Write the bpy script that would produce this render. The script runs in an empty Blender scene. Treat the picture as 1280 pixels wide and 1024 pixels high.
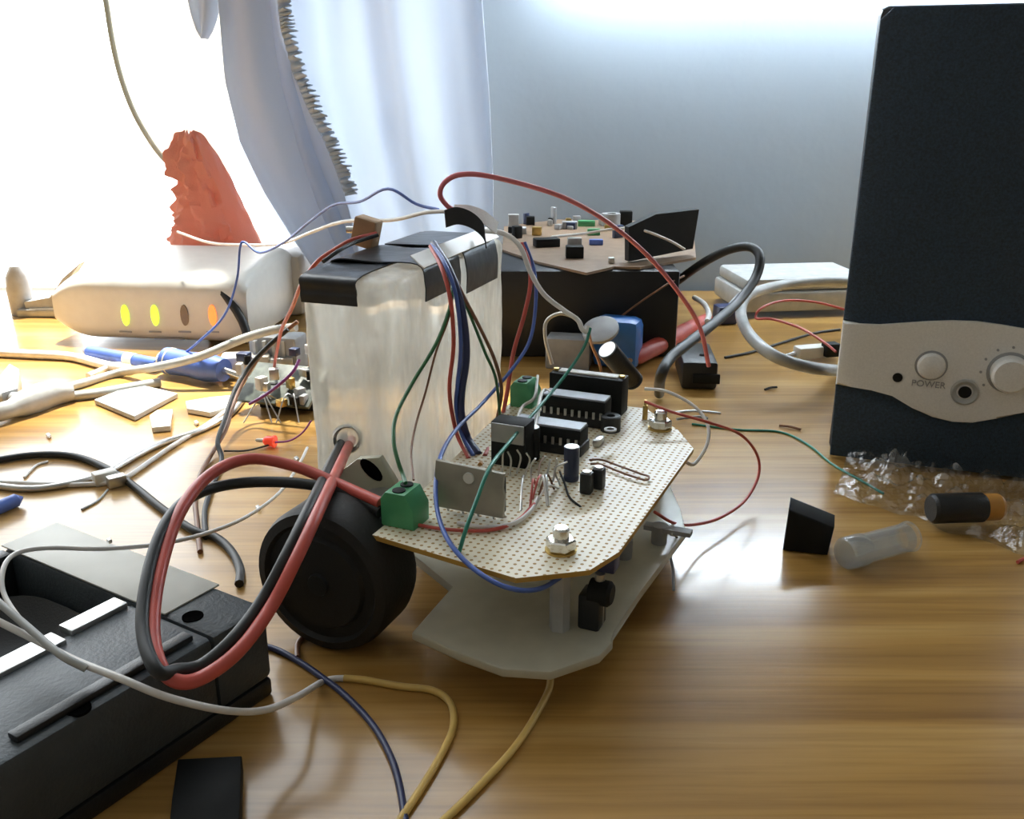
import bpy, bmesh, math, random
from mathutils import Vector, Matrix, noise

random.seed(7)
scn = bpy.context.scene
col = scn.collection

# ------------------------------------------------------------------ camera
F_PX, TH, H = 1200.0, math.radians(19.0), 0.175
cam_d = bpy.data.cameras.new('camera')
cam_d.sensor_width = 36.0
cam_d.lens = F_PX / 1280.0 * 36.0
cam_d.clip_start = 0.01
cam = bpy.data.objects.new('camera', cam_d)
cam.location = (0, 0, H)
cam.rotation_euler = (math.radians(90) - TH, 0, 0)
col.objects.link(cam)
scn.camera = cam

# ------------------------------------------------------------------ sky, sun, exposure
world = bpy.data.worlds.new('overcast_sky')
scn.world = world
world.use_nodes = True
bg = world.node_tree.nodes['Background']
bg.inputs[0].default_value = (0.92, 0.96, 1.0, 1)
bg.inputs[1].default_value = 4.5

sun_d = bpy.data.lights.new('sun', 'SUN')
sun_d.energy = 14.0
sun_d.angle = math.radians(4)
sun_d.color = (1.0, 0.93, 0.82)
sun = bpy.data.objects.new('sun', sun_d)
SUN_EL, SUN_AZ = math.radians(68), math.radians(14)
_dir = Vector((math.sin(SUN_AZ) * math.cos(SUN_EL), -math.cos(SUN_AZ) * math.cos(SUN_EL), -math.sin(SUN_EL)))
sun.rotation_euler = _dir.to_track_quat('-Z', 'Y').to_euler()
sun.location = (-1, 3, 3)
col.objects.link(sun)

vs = scn.view_settings
vs.view_transform = 'Standard'
vs.look = 'None'
vs.gamma = 1.0
vs.use_curve_mapping = False
vs.exposure = 0.45

# ------------------------------------------------------------------ pixel -> place
_c, _s = math.cos(TH), math.sin(TH)
CAM = Vector((0, 0, H))
def ray(px, py):
    u = (px - 640) / F_PX; v = (512 - py) / F_PX
    return Vector((u, _c + v * _s, -_s + v * _c))
def G(px, py, z=0.0):
    d = ray(px, py); return CAM + d * ((z - H) / d.z)
def A(px, py, Y):
    d = ray(px, py); return CAM + d * (Y / d.y)
def PL(px, py, p0, n):
    d = ray(px, py); return CAM + d * ((p0 - CAM).dot(n) / d.dot(n))

# ------------------------------------------------------------------ materials
MATS = {}
def _mk(name):
    m = bpy.data.materials.new(name); m.use_nodes = True
    return m, m.node_tree, m.node_tree.nodes['Principled BSDF']
def mat(name, rgb, rough=0.5, metal=0.0, var=0.12, scale=120.0, bump=0.0, bscale=300.0, trans=0.0, coat=0.0, spec=0.5, emis=None, sheen=0.0):
    if name in MATS: return MATS[name]
    m, nt, p = _mk(name)
    tc = nt.nodes.new('ShaderNodeTexCoord')
    nz = nt.nodes.new('ShaderNodeTexNoise'); nz.inputs['Scale'].default_value = scale
    nz.inputs['Detail'].default_value = 3
    nt.links.new(tc.outputs['Object'], nz.inputs['Vector'])
    cr = nt.nodes.new('ShaderNodeValToRGB')
    cr.color_ramp.elements[0].position = 0.3; cr.color_ramp.elements[1].position = 0.7
    cr.color_ramp.elements[0].color = (*[max(0, c * (1 - var)) for c in rgb], 1)
    cr.color_ramp.elements[1].color = (*[min(1, c * (1 + var)) for c in rgb], 1)
    nt.links.new(nz.outputs['Fac'], cr.inputs['Fac'])
    nt.links.new(cr.outputs['Color'], p.inputs['Base Color'])
    p.inputs['Roughness'].default_value = rough
    p.inputs['Metallic'].default_value = metal
    p.inputs['Transmission Weight'].default_value = trans
    p.inputs['Coat Weight'].default_value = coat
    p.inputs['Coat Roughness'].default_value = 0.1
    p.inputs['Specular IOR Level'].default_value = spec
    p.inputs['Sheen Weight'].default_value = sheen
    if emis:
        p.inputs['Emission Color'].default_value = (*emis[0], 1)
        p.inputs['Emission Strength'].default_value = emis[1]
    if bump:
        n2 = nt.nodes.new('ShaderNodeTexNoise'); n2.inputs['Scale'].default_value = bscale
        nt.links.new(tc.outputs['Object'], n2.inputs['Vector'])
        b = nt.nodes.new('ShaderNodeBump'); b.inputs['Strength'].default_value = bump
        b.inputs['Distance'].default_value = 0.002
        nt.links.new(n2.outputs['Fac'], b.inputs['Height'])
        nt.links.new(b.outputs['Normal'], p.inputs['Normal'])
    MATS[name] = m
    return m

def mat_wood():
    m, nt, p = _mk('varnished_wood')
    tc = nt.nodes.new('ShaderNodeTexCoord')
    mp = nt.nodes.new('ShaderNodeMapping'); mp.inputs['Scale'].default_value = (1.6, 26, 26)
    nt.links.new(tc.outputs['Object'], mp.inputs['Vector'])
    n1 = nt.nodes.new('ShaderNodeTexNoise'); n1.inputs['Scale'].default_value = 2.2; n1.inputs['Detail'].default_value = 6
    n1.inputs['Distortion'].default_value = 0.6
    nt.links.new(mp.outputs[0], n1.inputs['Vector'])
    mp2 = nt.nodes.new('ShaderNodeMapping'); mp2.inputs['Scale'].default_value = (8, 220, 220)
    nt.links.new(tc.outputs['Object'], mp2.inputs['Vector'])
    n2 = nt.nodes.new('ShaderNodeTexNoise'); n2.inputs['Scale'].default_value = 2.0; n2.inputs['Detail'].default_value = 4
    nt.links.new(mp2.outputs[0], n2.inputs['Vector'])
    cr = nt.nodes.new('ShaderNodeValToRGB')
    e = cr.color_ramp.elements
    e[0].position = 0.30; e[0].color = (0.30, 0.155, 0.040, 1)
    e[1].position = 0.72; e[1].color = (0.60, 0.375, 0.13, 1)
    x = e.new(0.5); x.color = (0.46, 0.255, 0.064, 1)
    nt.links.new(n1.outputs['Fac'], cr.inputs['Fac'])
    mx = nt.nodes.new('ShaderNodeMix'); mx.data_type = 'RGBA'; mx.blend_type = 'MULTIPLY'
    mx.inputs[0].default_value = 0.55
    cr2 = nt.nodes.new('ShaderNodeValToRGB')
    cr2.color_ramp.elements[0].position = 0.32; cr2.color_ramp.elements[0].color = (0.68, 0.63, 0.57, 1)
    cr2.color_ramp.elements[1].position = 0.55; cr2.color_ramp.elements[1].color = (1, 1, 1, 1)
    nt.links.new(n2.outputs['Fac'], cr2.inputs['Fac'])
    nt.links.new(cr.outputs['Color'], mx.inputs[6]); nt.links.new(cr2.outputs['Color'], mx.inputs[7])
    nt.links.new(mx.outputs[2], p.inputs['Base Color'])
    p.inputs['Roughness'].default_value = 0.36
    p.inputs['Specular IOR Level'].default_value = 0.25
    p.inputs['Coat Weight'].default_value = 0.7
    p.inputs['Coat Roughness'].default_value = 0.17
    b = nt.nodes.new('ShaderNodeBump'); b.inputs['Strength'].default_value = 0.10; b.inputs['Distance'].default_value = 0.0008
    nt.links.new(n2.outputs['Fac'], b.inputs['Height'])
    nt.links.new(b.outputs['Normal'], p.inputs['Normal'])
    return m

def mat_cloth(name, rgb, trans_rgb, fac, bump=0.15):
    m, nt, p = _mk(name)
    tc = nt.nodes.new('ShaderNodeTexCoord')
    nz = nt.nodes.new('ShaderNodeTexNoise'); nz.inputs['Scale'].default_value = 900
    nt.links.new(tc.outputs['Object'], nz.inputs['Vector'])
    b = nt.nodes.new('ShaderNodeBump'); b.inputs['Strength'].default_value = bump; b.inputs['Distance'].default_value = 0.001
    nt.links.new(nz.outputs['Fac'], b.inputs['Height'])
    p.inputs['Base Color'].default_value = (*rgb, 1); p.inputs['Roughness'].default_value = 0.9
    nt.links.new(b.outputs['Normal'], p.inputs['Normal'])
    t = nt.nodes.new('ShaderNodeBsdfTranslucent'); t.inputs['Color'].default_value = (*trans_rgb, 1)
    ms = nt.nodes.new('ShaderNodeMixShader'); ms.inputs[0].default_value = fac
    nt.links.new(p.outputs[0], ms.inputs[1]); nt.links.new(t.outputs[0], ms.inputs[2])
    nt.links.new(ms.outputs[0], nt.nodes['Material Output'].inputs['Surface'])
    MATS[name] = m
    return m

def mat_thin_clear(name, tint, gloss_fac, rough, bump, bscale, diff=0.0):
    # thin clear film: mostly transparent, some gloss
    m, nt, p = _mk(name)
    nt.nodes.remove(p)
    tr = nt.nodes.new('ShaderNodeBsdfTransparent'); tr.inputs[0].default_value = (*tint, 1)
    gl = nt.nodes.new('ShaderNodeBsdfGlossy'); gl.inputs['Roughness'].default_value = rough
    df = nt.nodes.new('ShaderNodeBsdfTranslucent'); df.inputs[0].default_value = (0.9, 0.93, 0.95, 1)
    d2 = nt.nodes.new('ShaderNodeBsdfDiffuse'); d2.inputs[0].default_value = (0.85, 0.88, 0.9, 1)
    tc = nt.nodes.new('ShaderNodeTexCoord')
    nz = nt.nodes.new('ShaderNodeTexNoise'); nz.inputs['Scale'].default_value = bscale; nz.inputs['Detail'].default_value = 4
    nt.links.new(tc.outputs['Object'], nz.inputs['Vector'])
    b = nt.nodes.new('ShaderNodeBump'); b.inputs['Strength'].default_value = bump; b.inputs['Distance'].default_value = 0.002
    nt.links.new(nz.outputs['Fac'], b.inputs['Height'])
    nt.links.new(b.outputs['Normal'], gl.inputs['Normal'])
    m0 = nt.nodes.new('ShaderNodeMixShader'); m0.inputs[0].default_value = 0.5
    nt.links.new(df.outputs[0], m0.inputs[1]); nt.links.new(d2.outputs[0], m0.inputs[2])
    m1 = nt.nodes.new('ShaderNodeMixShader'); m1.inputs[0].default_value = diff
    nt.links.new(tr.outputs[0], m1.inputs[1]); nt.links.new(m0.outputs[0], m1.inputs[2])
    m2 = nt.nodes.new('ShaderNodeMixShader'); m2.inputs[0].default_value = gloss_fac
    nt.links.new(m1.outputs[0], m2.inputs[1]); nt.links.new(gl.outputs[0], m2.inputs[2])
    nt.links.new(m2.outputs[0], nt.nodes['Material Output'].inputs['Surface'])
    MATS[name] = m
    return m

def mat_perfboard(name, top, hole, yaw, pitch=0.00254):
    m, nt, p = _mk(name)
    tc = nt.nodes.new('ShaderNodeTexCoord')
    mp = nt.nodes.new('ShaderNodeMapping')
    mp.inputs['Rotation'].default_value = (0, 0, -yaw)
    mp.inputs['Scale'].default_value = (1, 1, 1)
    nt.links.new(tc.outputs['Object'], mp.inputs['Vector'])
    sx = nt.nodes.new('ShaderNodeSeparateXYZ'); nt.links.new(mp.outputs[0], sx.inputs[0])
    def M(op, a, b=None):
        n = nt.nodes.new('ShaderNodeMath'); n.operation = op
        for i, v in enumerate((a, b)):
            if v is None: continue
            if isinstance(v, (int, float)): n.inputs[i].default_value = v
            else: nt.links.new(v, n.inputs[i])
        return n.outputs[0]
    def cell(o): return M('ABSOLUTE', M('SUBTRACT', M('FRACT', M('MULTIPLY', o, 1 / pitch)), 0.5))
    a, b = cell(sx.outputs[0]), cell(sx.outputs[1])
    d = M('SQRT', M('ADD', M('MULTIPLY', a, a), M('MULTIPLY', b, b)))
    fac = M('LESS_THAN', d, 0.215)
    nz = nt.nodes.new('ShaderNodeTexNoise'); nz.inputs['Scale'].default_value = 60
    nt.links.new(tc.outputs['Object'], nz.inputs['Vector'])
    cr = nt.nodes.new('ShaderNodeValToRGB')
    cr.color_ramp.elements[0].color = (*[c * 0.85 for c in top], 1); cr.color_ramp.elements[1].color = (*[min(1, c * 1.1) for c in top], 1)
    nt.links.new(nz.outputs['Fac'], cr.inputs['Fac'])
    mx = nt.nodes.new('ShaderNodeMix'); mx.data_type = 'RGBA'
    nt.links.new(fac, mx.inputs[0]); nt.links.new(cr.outputs['Color'], mx.inputs[6]); mx.inputs[7].default_value = (*hole, 1)
    nt.links.new(mx.outputs[2], p.inputs['Base Color'])
    p.inputs['Roughness'].default_value = 0.38
    rr = M('MULTIPLY_ADD', fac, 0.5); nt.nodes[-1].inputs[2].default_value = 0.36
    nt.links.new(rr, p.inputs['Roughness'])
    MATS[name] = m
    return m

wood = mat_wood()
plaster = mat('plaster', (0.29, 0.345, 0.40), 0.85, var=0.03, scale=8, bump=0.15, bscale=90)
white_paint = mat('white_paint', (0.8, 0.8, 0.78), 0.6, var=0.03)
warm_wall = mat('warm_plaster', (0.58, 0.54, 0.47), 0.85, var=0.03, scale=8)
floor_m = mat('floor_tile', (0.35, 0.3, 0.26), 0.5)
black_plastic = mat('black_plastic', (0.012, 0.014, 0.016), 0.42, bump=0.1, bscale=1500)
matte_black = mat('matte_black', (0.011, 0.012, 0.012), 0.6, spec=0.22)
dark_hole = mat('dark_hole', (0.004, 0.004, 0.004), 0.9, spec=0.0)
rubber = mat('rubber', (0.012, 0.012, 0.011), 0.6, bump=0.1, bscale=800)
grille = mat('grille_cloth', (0.020, 0.043, 0.072), 0.65, var=0.35, scale=900, bump=0.5, bscale=2500)
silver_plastic = mat('silver_plastic', (0.84, 0.84, 0.82), 0.36, metal=0.0, var=0.05, scale=1200)
steel = mat('steel', (0.75, 0.74, 0.7), 0.22, metal=1.0, var=0.08)
tin = mat('tin', (0.62, 0.62, 0.6), 0.35, metal=0.9, var=0.1)
alu = mat('aluminium', (0.42, 0.42, 0.40), 0.5, metal=0.6, var=0.12)
brass = mat('brass', (0.6, 0.42, 0.14), 0.35, metal=0.9)
white_plastic = mat('white_plastic', (0.72, 0.71, 0.66), 0.4, var=0.03)
cream_plastic = mat('cream_plastic', (0.62, 0.60, 0.55), 0.45, var=0.03)
grey_plastic = mat('grey_plastic', (0.34, 0.35, 0.36), 0.5)
light_grey = mat('light_grey_plastic', (0.44, 0.45, 0.44), 0.5)
acrylic = mat('milky_acrylic', (0.60, 0.58, 0.46), 0.3, var=0.06, trans=0.15)
green_block = mat('green_terminal', (0.08, 0.36, 0.16), 0.4)
blue_pvc = mat('blue_pvc', (0.08, 0.15, 0.48), 0.4)
navy_pvc = mat('navy_pvc', (0.035, 0.045, 0.12), 0.35)
red_pvc = mat('red_pvc', (0.58, 0.10, 0.075), 0.4)
pink_pvc = mat('pink_red_pvc', (0.72, 0.20, 0.23), 0.4)
black_pvc = mat('black_pvc', (0.016, 0.018, 0.018), 0.48)
white_pvc = mat('white_pvc', (0.80, 0.78, 0.75), 0.4)
grey_pvc = mat('grey_pvc', (0.42, 0.43, 0.42), 0.45)
green_pvc = mat('green_pvc', (0.03, 0.15, 0.05), 0.4)
teal_pvc = mat('teal_pvc', (0.03, 0.25, 0.18), 0.4)
yellow_pvc = mat('yellow_pvc', (0.74, 0.50, 0.14), 0.4)
brown_pvc = mat('brown_pvc', (0.22, 0.10, 0.05), 0.45)
purple_pvc = mat('purple_pvc', (0.30, 0.06, 0.30), 0.4)
copper = mat('copper', (0.7, 0.35, 0.18), 0.3, metal=1.0)
tape_black = mat('black_tape', (0.025, 0.027, 0.03), 0.32, var=0.2, scale=60, bump=0.25, bscale=90)
tape_grey = mat('grey_tape', (0.60, 0.59, 0.53), 0.55, var=0.08, scale=40)
blue_plastic = mat('blue_plastic', (0.03, 0.16, 0.50), 0.35)
foil = mat('crumpled_foil', (0.8, 0.8, 0.82), 0.2, metal=1.0)
navy_can = mat('navy_capacitor_sleeve', (0.03, 0.045, 0.10), 0.3)
pcb_tan = mat('tan_phenolic', (0.25, 0.17, 0.11), 0.45)
pcb_green = mat('green_pcb', (0.06, 0.075, 0.06), 0.5, var=0.4, scale=250)
orange_m = mat('amber_plastic', (0.55, 0.26, 0.05), 0.35)
red_clear = mat('red_led_plastic', (0.8, 0.05, 0.03), 0.2, emis=((1, 0.08, 0.03), 0.3))
tan_card = mat('tan_card', (0.42, 0.27, 0.15), 0.7)
red_cloth_m = mat_cloth('red_foil_cloth', (0.76, 0.42, 0.33), (0.62, 0.27, 0.19), 0.42, 0.4)
curtain_m = mat_cloth('white_curtain_cloth', (0.72, 0.75, 0.79), (0.62, 0.68, 0.77), 0.52, 0.1)
lace_m = mat_cloth('lace_trim_cloth', (0.66, 0.72, 0.78), (0.55, 0.62, 0.7), 0.3, 0.3)
sheer_m = mat_cloth('cream_sheer_cloth', (0.86, 0.82, 0.78), (0.95, 0.90, 0.84), 0.55, 0.1)
hem_m = mat_cloth('hem_cloth', (0.42, 0.46, 0.42), (0.3, 0.34, 0.3), 0.15, 0.1)
film = mat_thin_clear('clear_film', (0.93, 0.95, 0.96), 0.15, 0.16, 0.5, 200, 0.04)
clear_glass = mat_thin_clear('window_glass', (0.98, 0.99, 0.99), 0.04, 0.02, 0.0, 10, 0.0)
clear_tube = mat_thin_clear('clear_tube_plastic', (0.9, 0.92, 0.92), 0.14, 0.12, 0.0, 100, 0.20)
led_green = mat('led_green', (0.6, 0.8, 0.05), 0.3, emis=((0.62, 0.95, 0.05), 1.0))
led_orange = mat('led_orange', (0.9, 0.25, 0.05), 0.3, emis=((1.0, 0.22, 0.04), 1.0))
led_off = mat('led_off', (0.22, 0.16, 0.09), 0.3)
added_tube_light = mat('added_light_tube', (0.9, 0.95, 1.0), 0.4, emis=((0.84, 0.93, 1.0), 42.0))  # glow of the added light above the desk
perf_m = mat_perfboard('perforated_board', (0.85, 0.78, 0.60), (0.42, 0.26, 0.09), math.radians(-23))
board_edge = mat('board_edge', (0.50, 0.30, 0.06), 0.5)

def mat_milky():
    m, nt, p = _mk('milky_wrapped_plastic')
    tc = nt.nodes.new('ShaderNodeTexCoord')
    mp = nt.nodes.new('ShaderNodeMapping'); mp.inputs['Scale'].default_value = (1, 1, 0.28)
    nt.links.new(tc.outputs['Object'], mp.inputs['Vector'])
    nz = nt.nodes.new('ShaderNodeTexNoise'); nz.inputs['Scale'].default_value = 70; nz.inputs['Detail'].default_value = 4
    nt.links.new(mp.outputs[0], nz.inputs['Vector'])
    cr = nt.nodes.new('ShaderNodeValToRGB')
    cr.color_ramp.elements[0].position = 0.3; cr.color_ramp.elements[0].color = (0.66, 0.66, 0.60, 1)
    cr.color_ramp.elements[1].position = 0.65; cr.color_ramp.elements[1].color = (0.93, 0.93, 0.88, 1)
    nt.links.new(nz.outputs['Fac'], cr.inputs['Fac'])
    nt.links.new(cr.outputs['Color'], p.inputs['Base Color'])
    p.inputs['Roughness'].default_value = 0.22
    b = nt.nodes.new('ShaderNodeBump'); b.inputs['Strength'].default_value = 0.7; b.inputs['Distance'].default_value = 0.0025
    nt.links.new(nz.outputs['Fac'], b.inputs['Height']); nt.links.new(b.outputs['Normal'], p.inputs['Normal'])
    t = nt.nodes.new('ShaderNodeBsdfTranslucent'); nt.links.new(cr.outputs['Color'], t.inputs['Color'])
    ms = nt.nodes.new('ShaderNodeMixShader'); ms.inputs[0].default_value = 0.5
    nt.links.new(p.outputs[0], ms.inputs[1]); nt.links.new(t.outputs[0], ms.inputs[2])
    tr = nt.nodes.new('ShaderNodeBsdfTransparent'); tr.inputs[0].default_value = (0.95, 0.96, 0.94, 1)
    m2 = nt.nodes.new('ShaderNodeMixShader')
    mr = nt.nodes.new('ShaderNodeMapRange')
    mr.inputs[1].default_value = 0.35; mr.inputs[2].default_value = 0.65; mr.inputs[3].default_value = 0.55; mr.inputs[4].default_value = 0.12
    nt.links.new(nz.outputs['Fac'], mr.inputs[0]); nt.links.new(mr.outputs[0], m2.inputs[0])
    nt.links.new(ms.outputs[0], m2.inputs[1]); nt.links.new(tr.outputs[0], m2.inputs[2])
    nt.links.new(m2.outputs[0], nt.nodes['Material Output'].inputs['Surface'])
    return m
milky = mat_milky()

# ------------------------------------------------------------------ mesh building
def RZ(a): return Matrix.Rotation(a, 3, 'Z')
def catmull(pts, n=6):
    pts = [Vector(p) for p in pts]
    if len(pts) < 3: return pts
    out = []
    P = [pts[0] * 2 - pts[1]] + pts + [pts[-1] * 2 - pts[-2]]
    for i in range(1, len(P) - 2):
        p0, p1, p2, p3 = P[i - 1], P[i], P[i + 1], P[i + 2]
        for k in range(n):
            t = k / n
            out.append(0.5 * ((2 * p1) + (p2 - p0) * t + (2 * p0 - 5 * p1 + 4 * p2 - p3) * t * t + (3 * p1 - p0 - 3 * p2 + p3) * t ** 3))
    out.append(pts[-1])
    return out

class B:
    def __init__(self): self.bm = bmesh.new()
    def box(self, c, s, R=None, bev=0.0, seg=2):
        R = R or Matrix.Identity(3)
        c = Vector(c); vs = []
        for x in (-.5, .5):
            for y in (-.5, .5):
                for z in (-.5, .5):
                    vs.append(self.bm.verts.new(c + R @ Vector((x * s[0], y * s[1], z * s[2]))))
        fs = [self.bm.faces.new([vs[i] for i in q]) for q in ((0, 1, 3, 2), (4, 6, 7, 5), (0, 4, 5, 1), (2, 3, 7, 6), (0, 2, 6, 4), (1, 5, 7, 3))]
        if bev:
            es = list({e for f in fs for e in f.edges})
            bmesh.ops.bevel(self.bm, geom=es, offset=bev, segments=seg, affect='EDGES', profile=0.5)
        return self
    def prism(self, pts, vec, bev=0.0):
        vec = Vector(vec); pts = [Vector(p) for p in pts]
        a = [self.bm.verts.new(p) for p in pts]; b = [self.bm.verts.new(p + vec) for p in pts]
        n = len(pts)
        fs = [self.bm.faces.new(a[::-1]), self.bm.faces.new(b)]
        for i in range(n):
            fs.append(self.bm.faces.new((a[i], a[(i + 1) % n], b[(i + 1) % n], b[i])))
        if bev:
            es = list({e for f in fs[:2] for e in f.edges})
            bmesh.ops.bevel(self.bm, geom=es, offset=bev, segments=2, affect='EDGES', profile=0.5)
        return self
    def lathe(self, p0, axis, prof, n=20, caps=True):
        # prof: list of (distance along axis, radius)
        axis = Vector(axis).normalized(); p0 = Vector(p0)
        x = axis.orthogonal().normalized(); y = axis.cross(x)
        rings = []
        for d, r in prof:
            c = p0 + axis * d
            if r < 1e-6: rings.append([self.bm.verts.new(c)])
            else: rings.append([self.bm.verts.new(c + (x * math.cos(2 * math.pi * k / n) + y * math.sin(2 * math.pi * k / n)) * r) for k in range(n)])
        for a, b in zip(rings, rings[1:]):
            for k in range(n):
                k2 = (k + 1) % n
                if len(a) == 1 and len(b) == 1: continue
                if len(a) == 1: self.bm.faces.new((a[0], b[k2], b[k]))
                elif len(b) == 1: self.bm.faces.new((a[k], a[k2], b[0]))
                else: self.bm.faces.new((a[k], a[k2], b[k2], b[k]))
        for r, rev in ((rings[0], True), (rings[-1], False)):
            if len(r) > 1 and caps: self.bm.faces.new(r[::-1] if rev else r)
        return self
    def cyl(self, p0, p1, r0, r1=None, n=16):
        p0, p1 = Vector(p0), Vector(p1); r1 = r0 if r1 is None else r1
        return self.lathe(p0, p1 - p0, [(0, r0), ((p1 - p0).length, r1)], n)
    def tube(self, pts, r, n=8, sub=6, flat=None):
        pts = catmull(pts, sub)
        # drop doubles
        q = [pts[0]]
        for p in pts[1:]:
            if (p - q[-1]).length > 1e-6: q.append(p)
        pts = q
        t0 = (pts[1] - pts[0]).normalized()
        x = t0.orthogonal().normalized() if flat is None else Vector(flat)
        rings = []
        for i, p in enumerate(pts):
            t = (pts[min(i + 1, len(pts) - 1)] - pts[max(i - 1, 0)]).normalized()
            x = (x - t * x.dot(t)).normalized(); y = t.cross(x)
            rr = r(i / (len(pts) - 1)) if callable(r) else r
            rings.append([self.bm.verts.new(p + (x * math.cos(2 * math.pi * k / n) + y * math.sin(2 * math.pi * k / n)) * rr) for k in range(n)])
        for a, b in zip(rings, rings[1:]):
            for k in range(n):
                self.bm.faces.new((a[k], a[(k + 1) % n], b[(k + 1) % n], b[k]))
        self.bm.faces.new(rings[0][::-1]); self.bm.faces.new(rings[-1])
        return self
    def grid(self, f, nu, nv, closed_u=False):
        g = [[self.bm.verts.new(f(i / nu, j / nv)) for j in range(nv + 1)] for i in range(nu + (0 if closed_u else 1))]
        m = len(g)
        for i in range(nu):
            for j in range(nv):
                a, b = g[i], g[(i + 1) % m]
                self.bm.faces.new((a[j], b[j], b[j + 1], a[j + 1]))
        return self
    def thick(self, t):
        bmesh.ops.recalc_face_normals(self.bm, faces=self.bm.faces)
        bmesh.ops.solidify(self.bm, geom=list(self.bm.faces), thickness=t)
        return self
    def build(self, name, m, parent=None, smooth=35, recalc=True):
        bm = self.bm
        if recalc: bmesh.ops.recalc_face_normals(bm, faces=bm.faces)
        lo = Vector((1e9,) * 3); hi = -lo
        for v in bm.verts:
            for k in range(3):
                lo[k] = min(lo[k], v.co[k]); hi[k] = max(hi[k], v.co[k])
        c = Vector(((lo.x + hi.x) / 2, (lo.y + hi.y) / 2, lo.z))
        for v in bm.verts: v.co -= c
        for f in bm.faces: f.smooth = True
        me = bpy.data.meshes.new(name); bm.to_mesh(me); bm.free()
        me.set_sharp_from_angle(angle=math.radians(smooth))
        me.materials.append(m)
        o = bpy.data.objects.new(name, me); col.objects.link(o)
        wp = c
        q = parent
        while q: wp = wp - q.location; q = q.parent
        o.location = wp; o.parent = parent
        return o

def tag(o, label, cat, group=None):
    o['label'] = label; o['category'] = cat
    if group: o['group'] = group
    return o
def thing(name, loc, label, cat, group=None):
    o = bpy.data.objects.new(name, None); col.objects.link(o)
    o.empty_display_size = 0.01
    o.location = loc
    return tag(o, label, cat, group)
def struct(o): o['kind'] = 'structure'; return o
def clone(o, parent, dloc):
    c = o.copy(); col.objects.link(c); c.parent = parent; c.location = o.location + Vector(dloc); return c

def path(pts, r):
    out = []
    for p in pts:
        if isinstance(p, Vector): out.append(p)
        elif len(p) == 2: out.append(G(p[0], p[1], r))
        elif isinstance(p[2], str): out.append(G(p[0], p[1], float(p[2])))
        else: out.append(A(*p))
    return out
def wire(name, pts, r, m, label=None, cat='wire', parent=None, group=None, n=8):
    o = B().tube(path(pts, r), r, n).build(name, m, parent, smooth=60)
    if label: tag(o, label, cat, group)
    return o

# ================================================================== THE ROOM
WY = 0.84                      # back wall plane
ZF = -0.74                     # floor
XL, XR, YF, ZC = -1.7, 2.1, -2.2, 1.8
WX0, WX1, WZ0, WZ1 = -1.30, -0.035, -0.03, 1.22   # window opening
w = B()
T = 0.12
def wbox(x0, x1, z0, z1): w.box(((x0 + x1) / 2, WY + T / 2, (z0 + z1) / 2), (x1 - x0, T, z1 - z0))
wbox(XL, WX0, ZF, ZC); wbox(WX1, XR, ZF, ZC); wbox(WX0, WX1, ZF, WZ0); wbox(WX0, WX1, WZ1, ZC)
struct(w.build('wall_back', plaster))
struct(B().box((XL - T / 2, (WY + YF) / 2, (ZF + ZC) / 2), (T, WY - YF, ZC - ZF)).build('wall_left', warm_wall))
struct(B().box((XR + T / 2, (WY + YF) / 2, (ZF + ZC) / 2), (T, WY - YF, ZC - ZF)).build('wall_right', warm_wall))
struct(B().box(((XL + XR) / 2, YF - T / 2, (ZF + ZC) / 2), (XR - XL, T, ZC - ZF)).build('wall_front', warm_wall))
struct(B().box(((XL + XR) / 2, (WY + YF) / 2, ZF - 0.05), (XR - XL, WY - YF, 0.1)).build('floor', floor_m))
struct(B().box(((XL + XR) / 2, (WY + YF) / 2, ZC + 0.05), (XR - XL, WY - YF, 0.1)).build('ceiling', white_paint))
win = bpy.data.objects.new('window_1', None); col.objects.link(win); win.location = ((WX0 + WX1) / 2, WY, WZ0); struct(win)
fr = B(); fy = WY + 0.07; t = 0.035
fr.box(((WX0 + WX1) / 2, fy, WZ0 + 0.01), (WX1 - WX0, 0.04, 0.02)).box(((WX0 + WX1) / 2, fy, WZ1 - t / 2), (WX1 - WX0, 0.04, t))
for x in (WX0 + t / 2, -0.66, WX1 - t / 2): fr.box((x, fy, (WZ0 + WZ1) / 2), (t, 0.04, WZ1 - WZ0 - 2 * t))
fr.build('window_frame', white_paint, win)
for x0, x1 in ((WX0 + t, -0.66 - t / 2), (-0.66 + t / 2, WX1 - t)):
    B().box(((x0 + x1) / 2, fy, (WZ0 + WZ1) / 2), (x1 - x0, 0.004, WZ1 - WZ0 - 2 * t)).build('pane', clear_glass, win)
pd = bpy.data.lights.new('window_portal', 'AREA'); pd.shape = 'RECTANGLE'
pd.size = WX1 - WX0; pd.size_y = WZ1 - WZ0; pd.cycles.is_portal = True
po = bpy.data.objects.new('window_portal', pd); col.objects.link(po)
po.location = ((WX0 + WX1) / 2, WY + T + 0.02, (WZ0 + WZ1) / 2); po.rotation_euler = (math.radians(-90), 0, 0)

# added unseen tube light that brightens the wall top and the desk
LZ, LX0, LX1 = 0.290, 0.00, 1.20
lamp = thing('added_wall_light', ((LX0 + LX1) / 2, WY, LZ), 'added unseen tube lamp above the speaker, brightening wall and desk', 'lamp')
B().box(((LX0 + LX1) / 2, WY - 0.012, LZ + 0.034), (LX1 - LX0, 0.018, 0.05), bev=0.004).build('housing', white_paint, lamp)
B().cyl((LX0 + 0.02, WY - 0.034, LZ), (LX1 - 0.02, WY - 0.034, LZ), 0.010, n=20).build('tube', added_tube_light, lamp)
for x in (LX0 + 0.012, LX1 - 0.012):
    B().box((x, WY - 0.024, LZ + 0.008), (0.018, 0.048, 0.045), bev=0.003).build('end_cap', white_paint, lamp)

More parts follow.
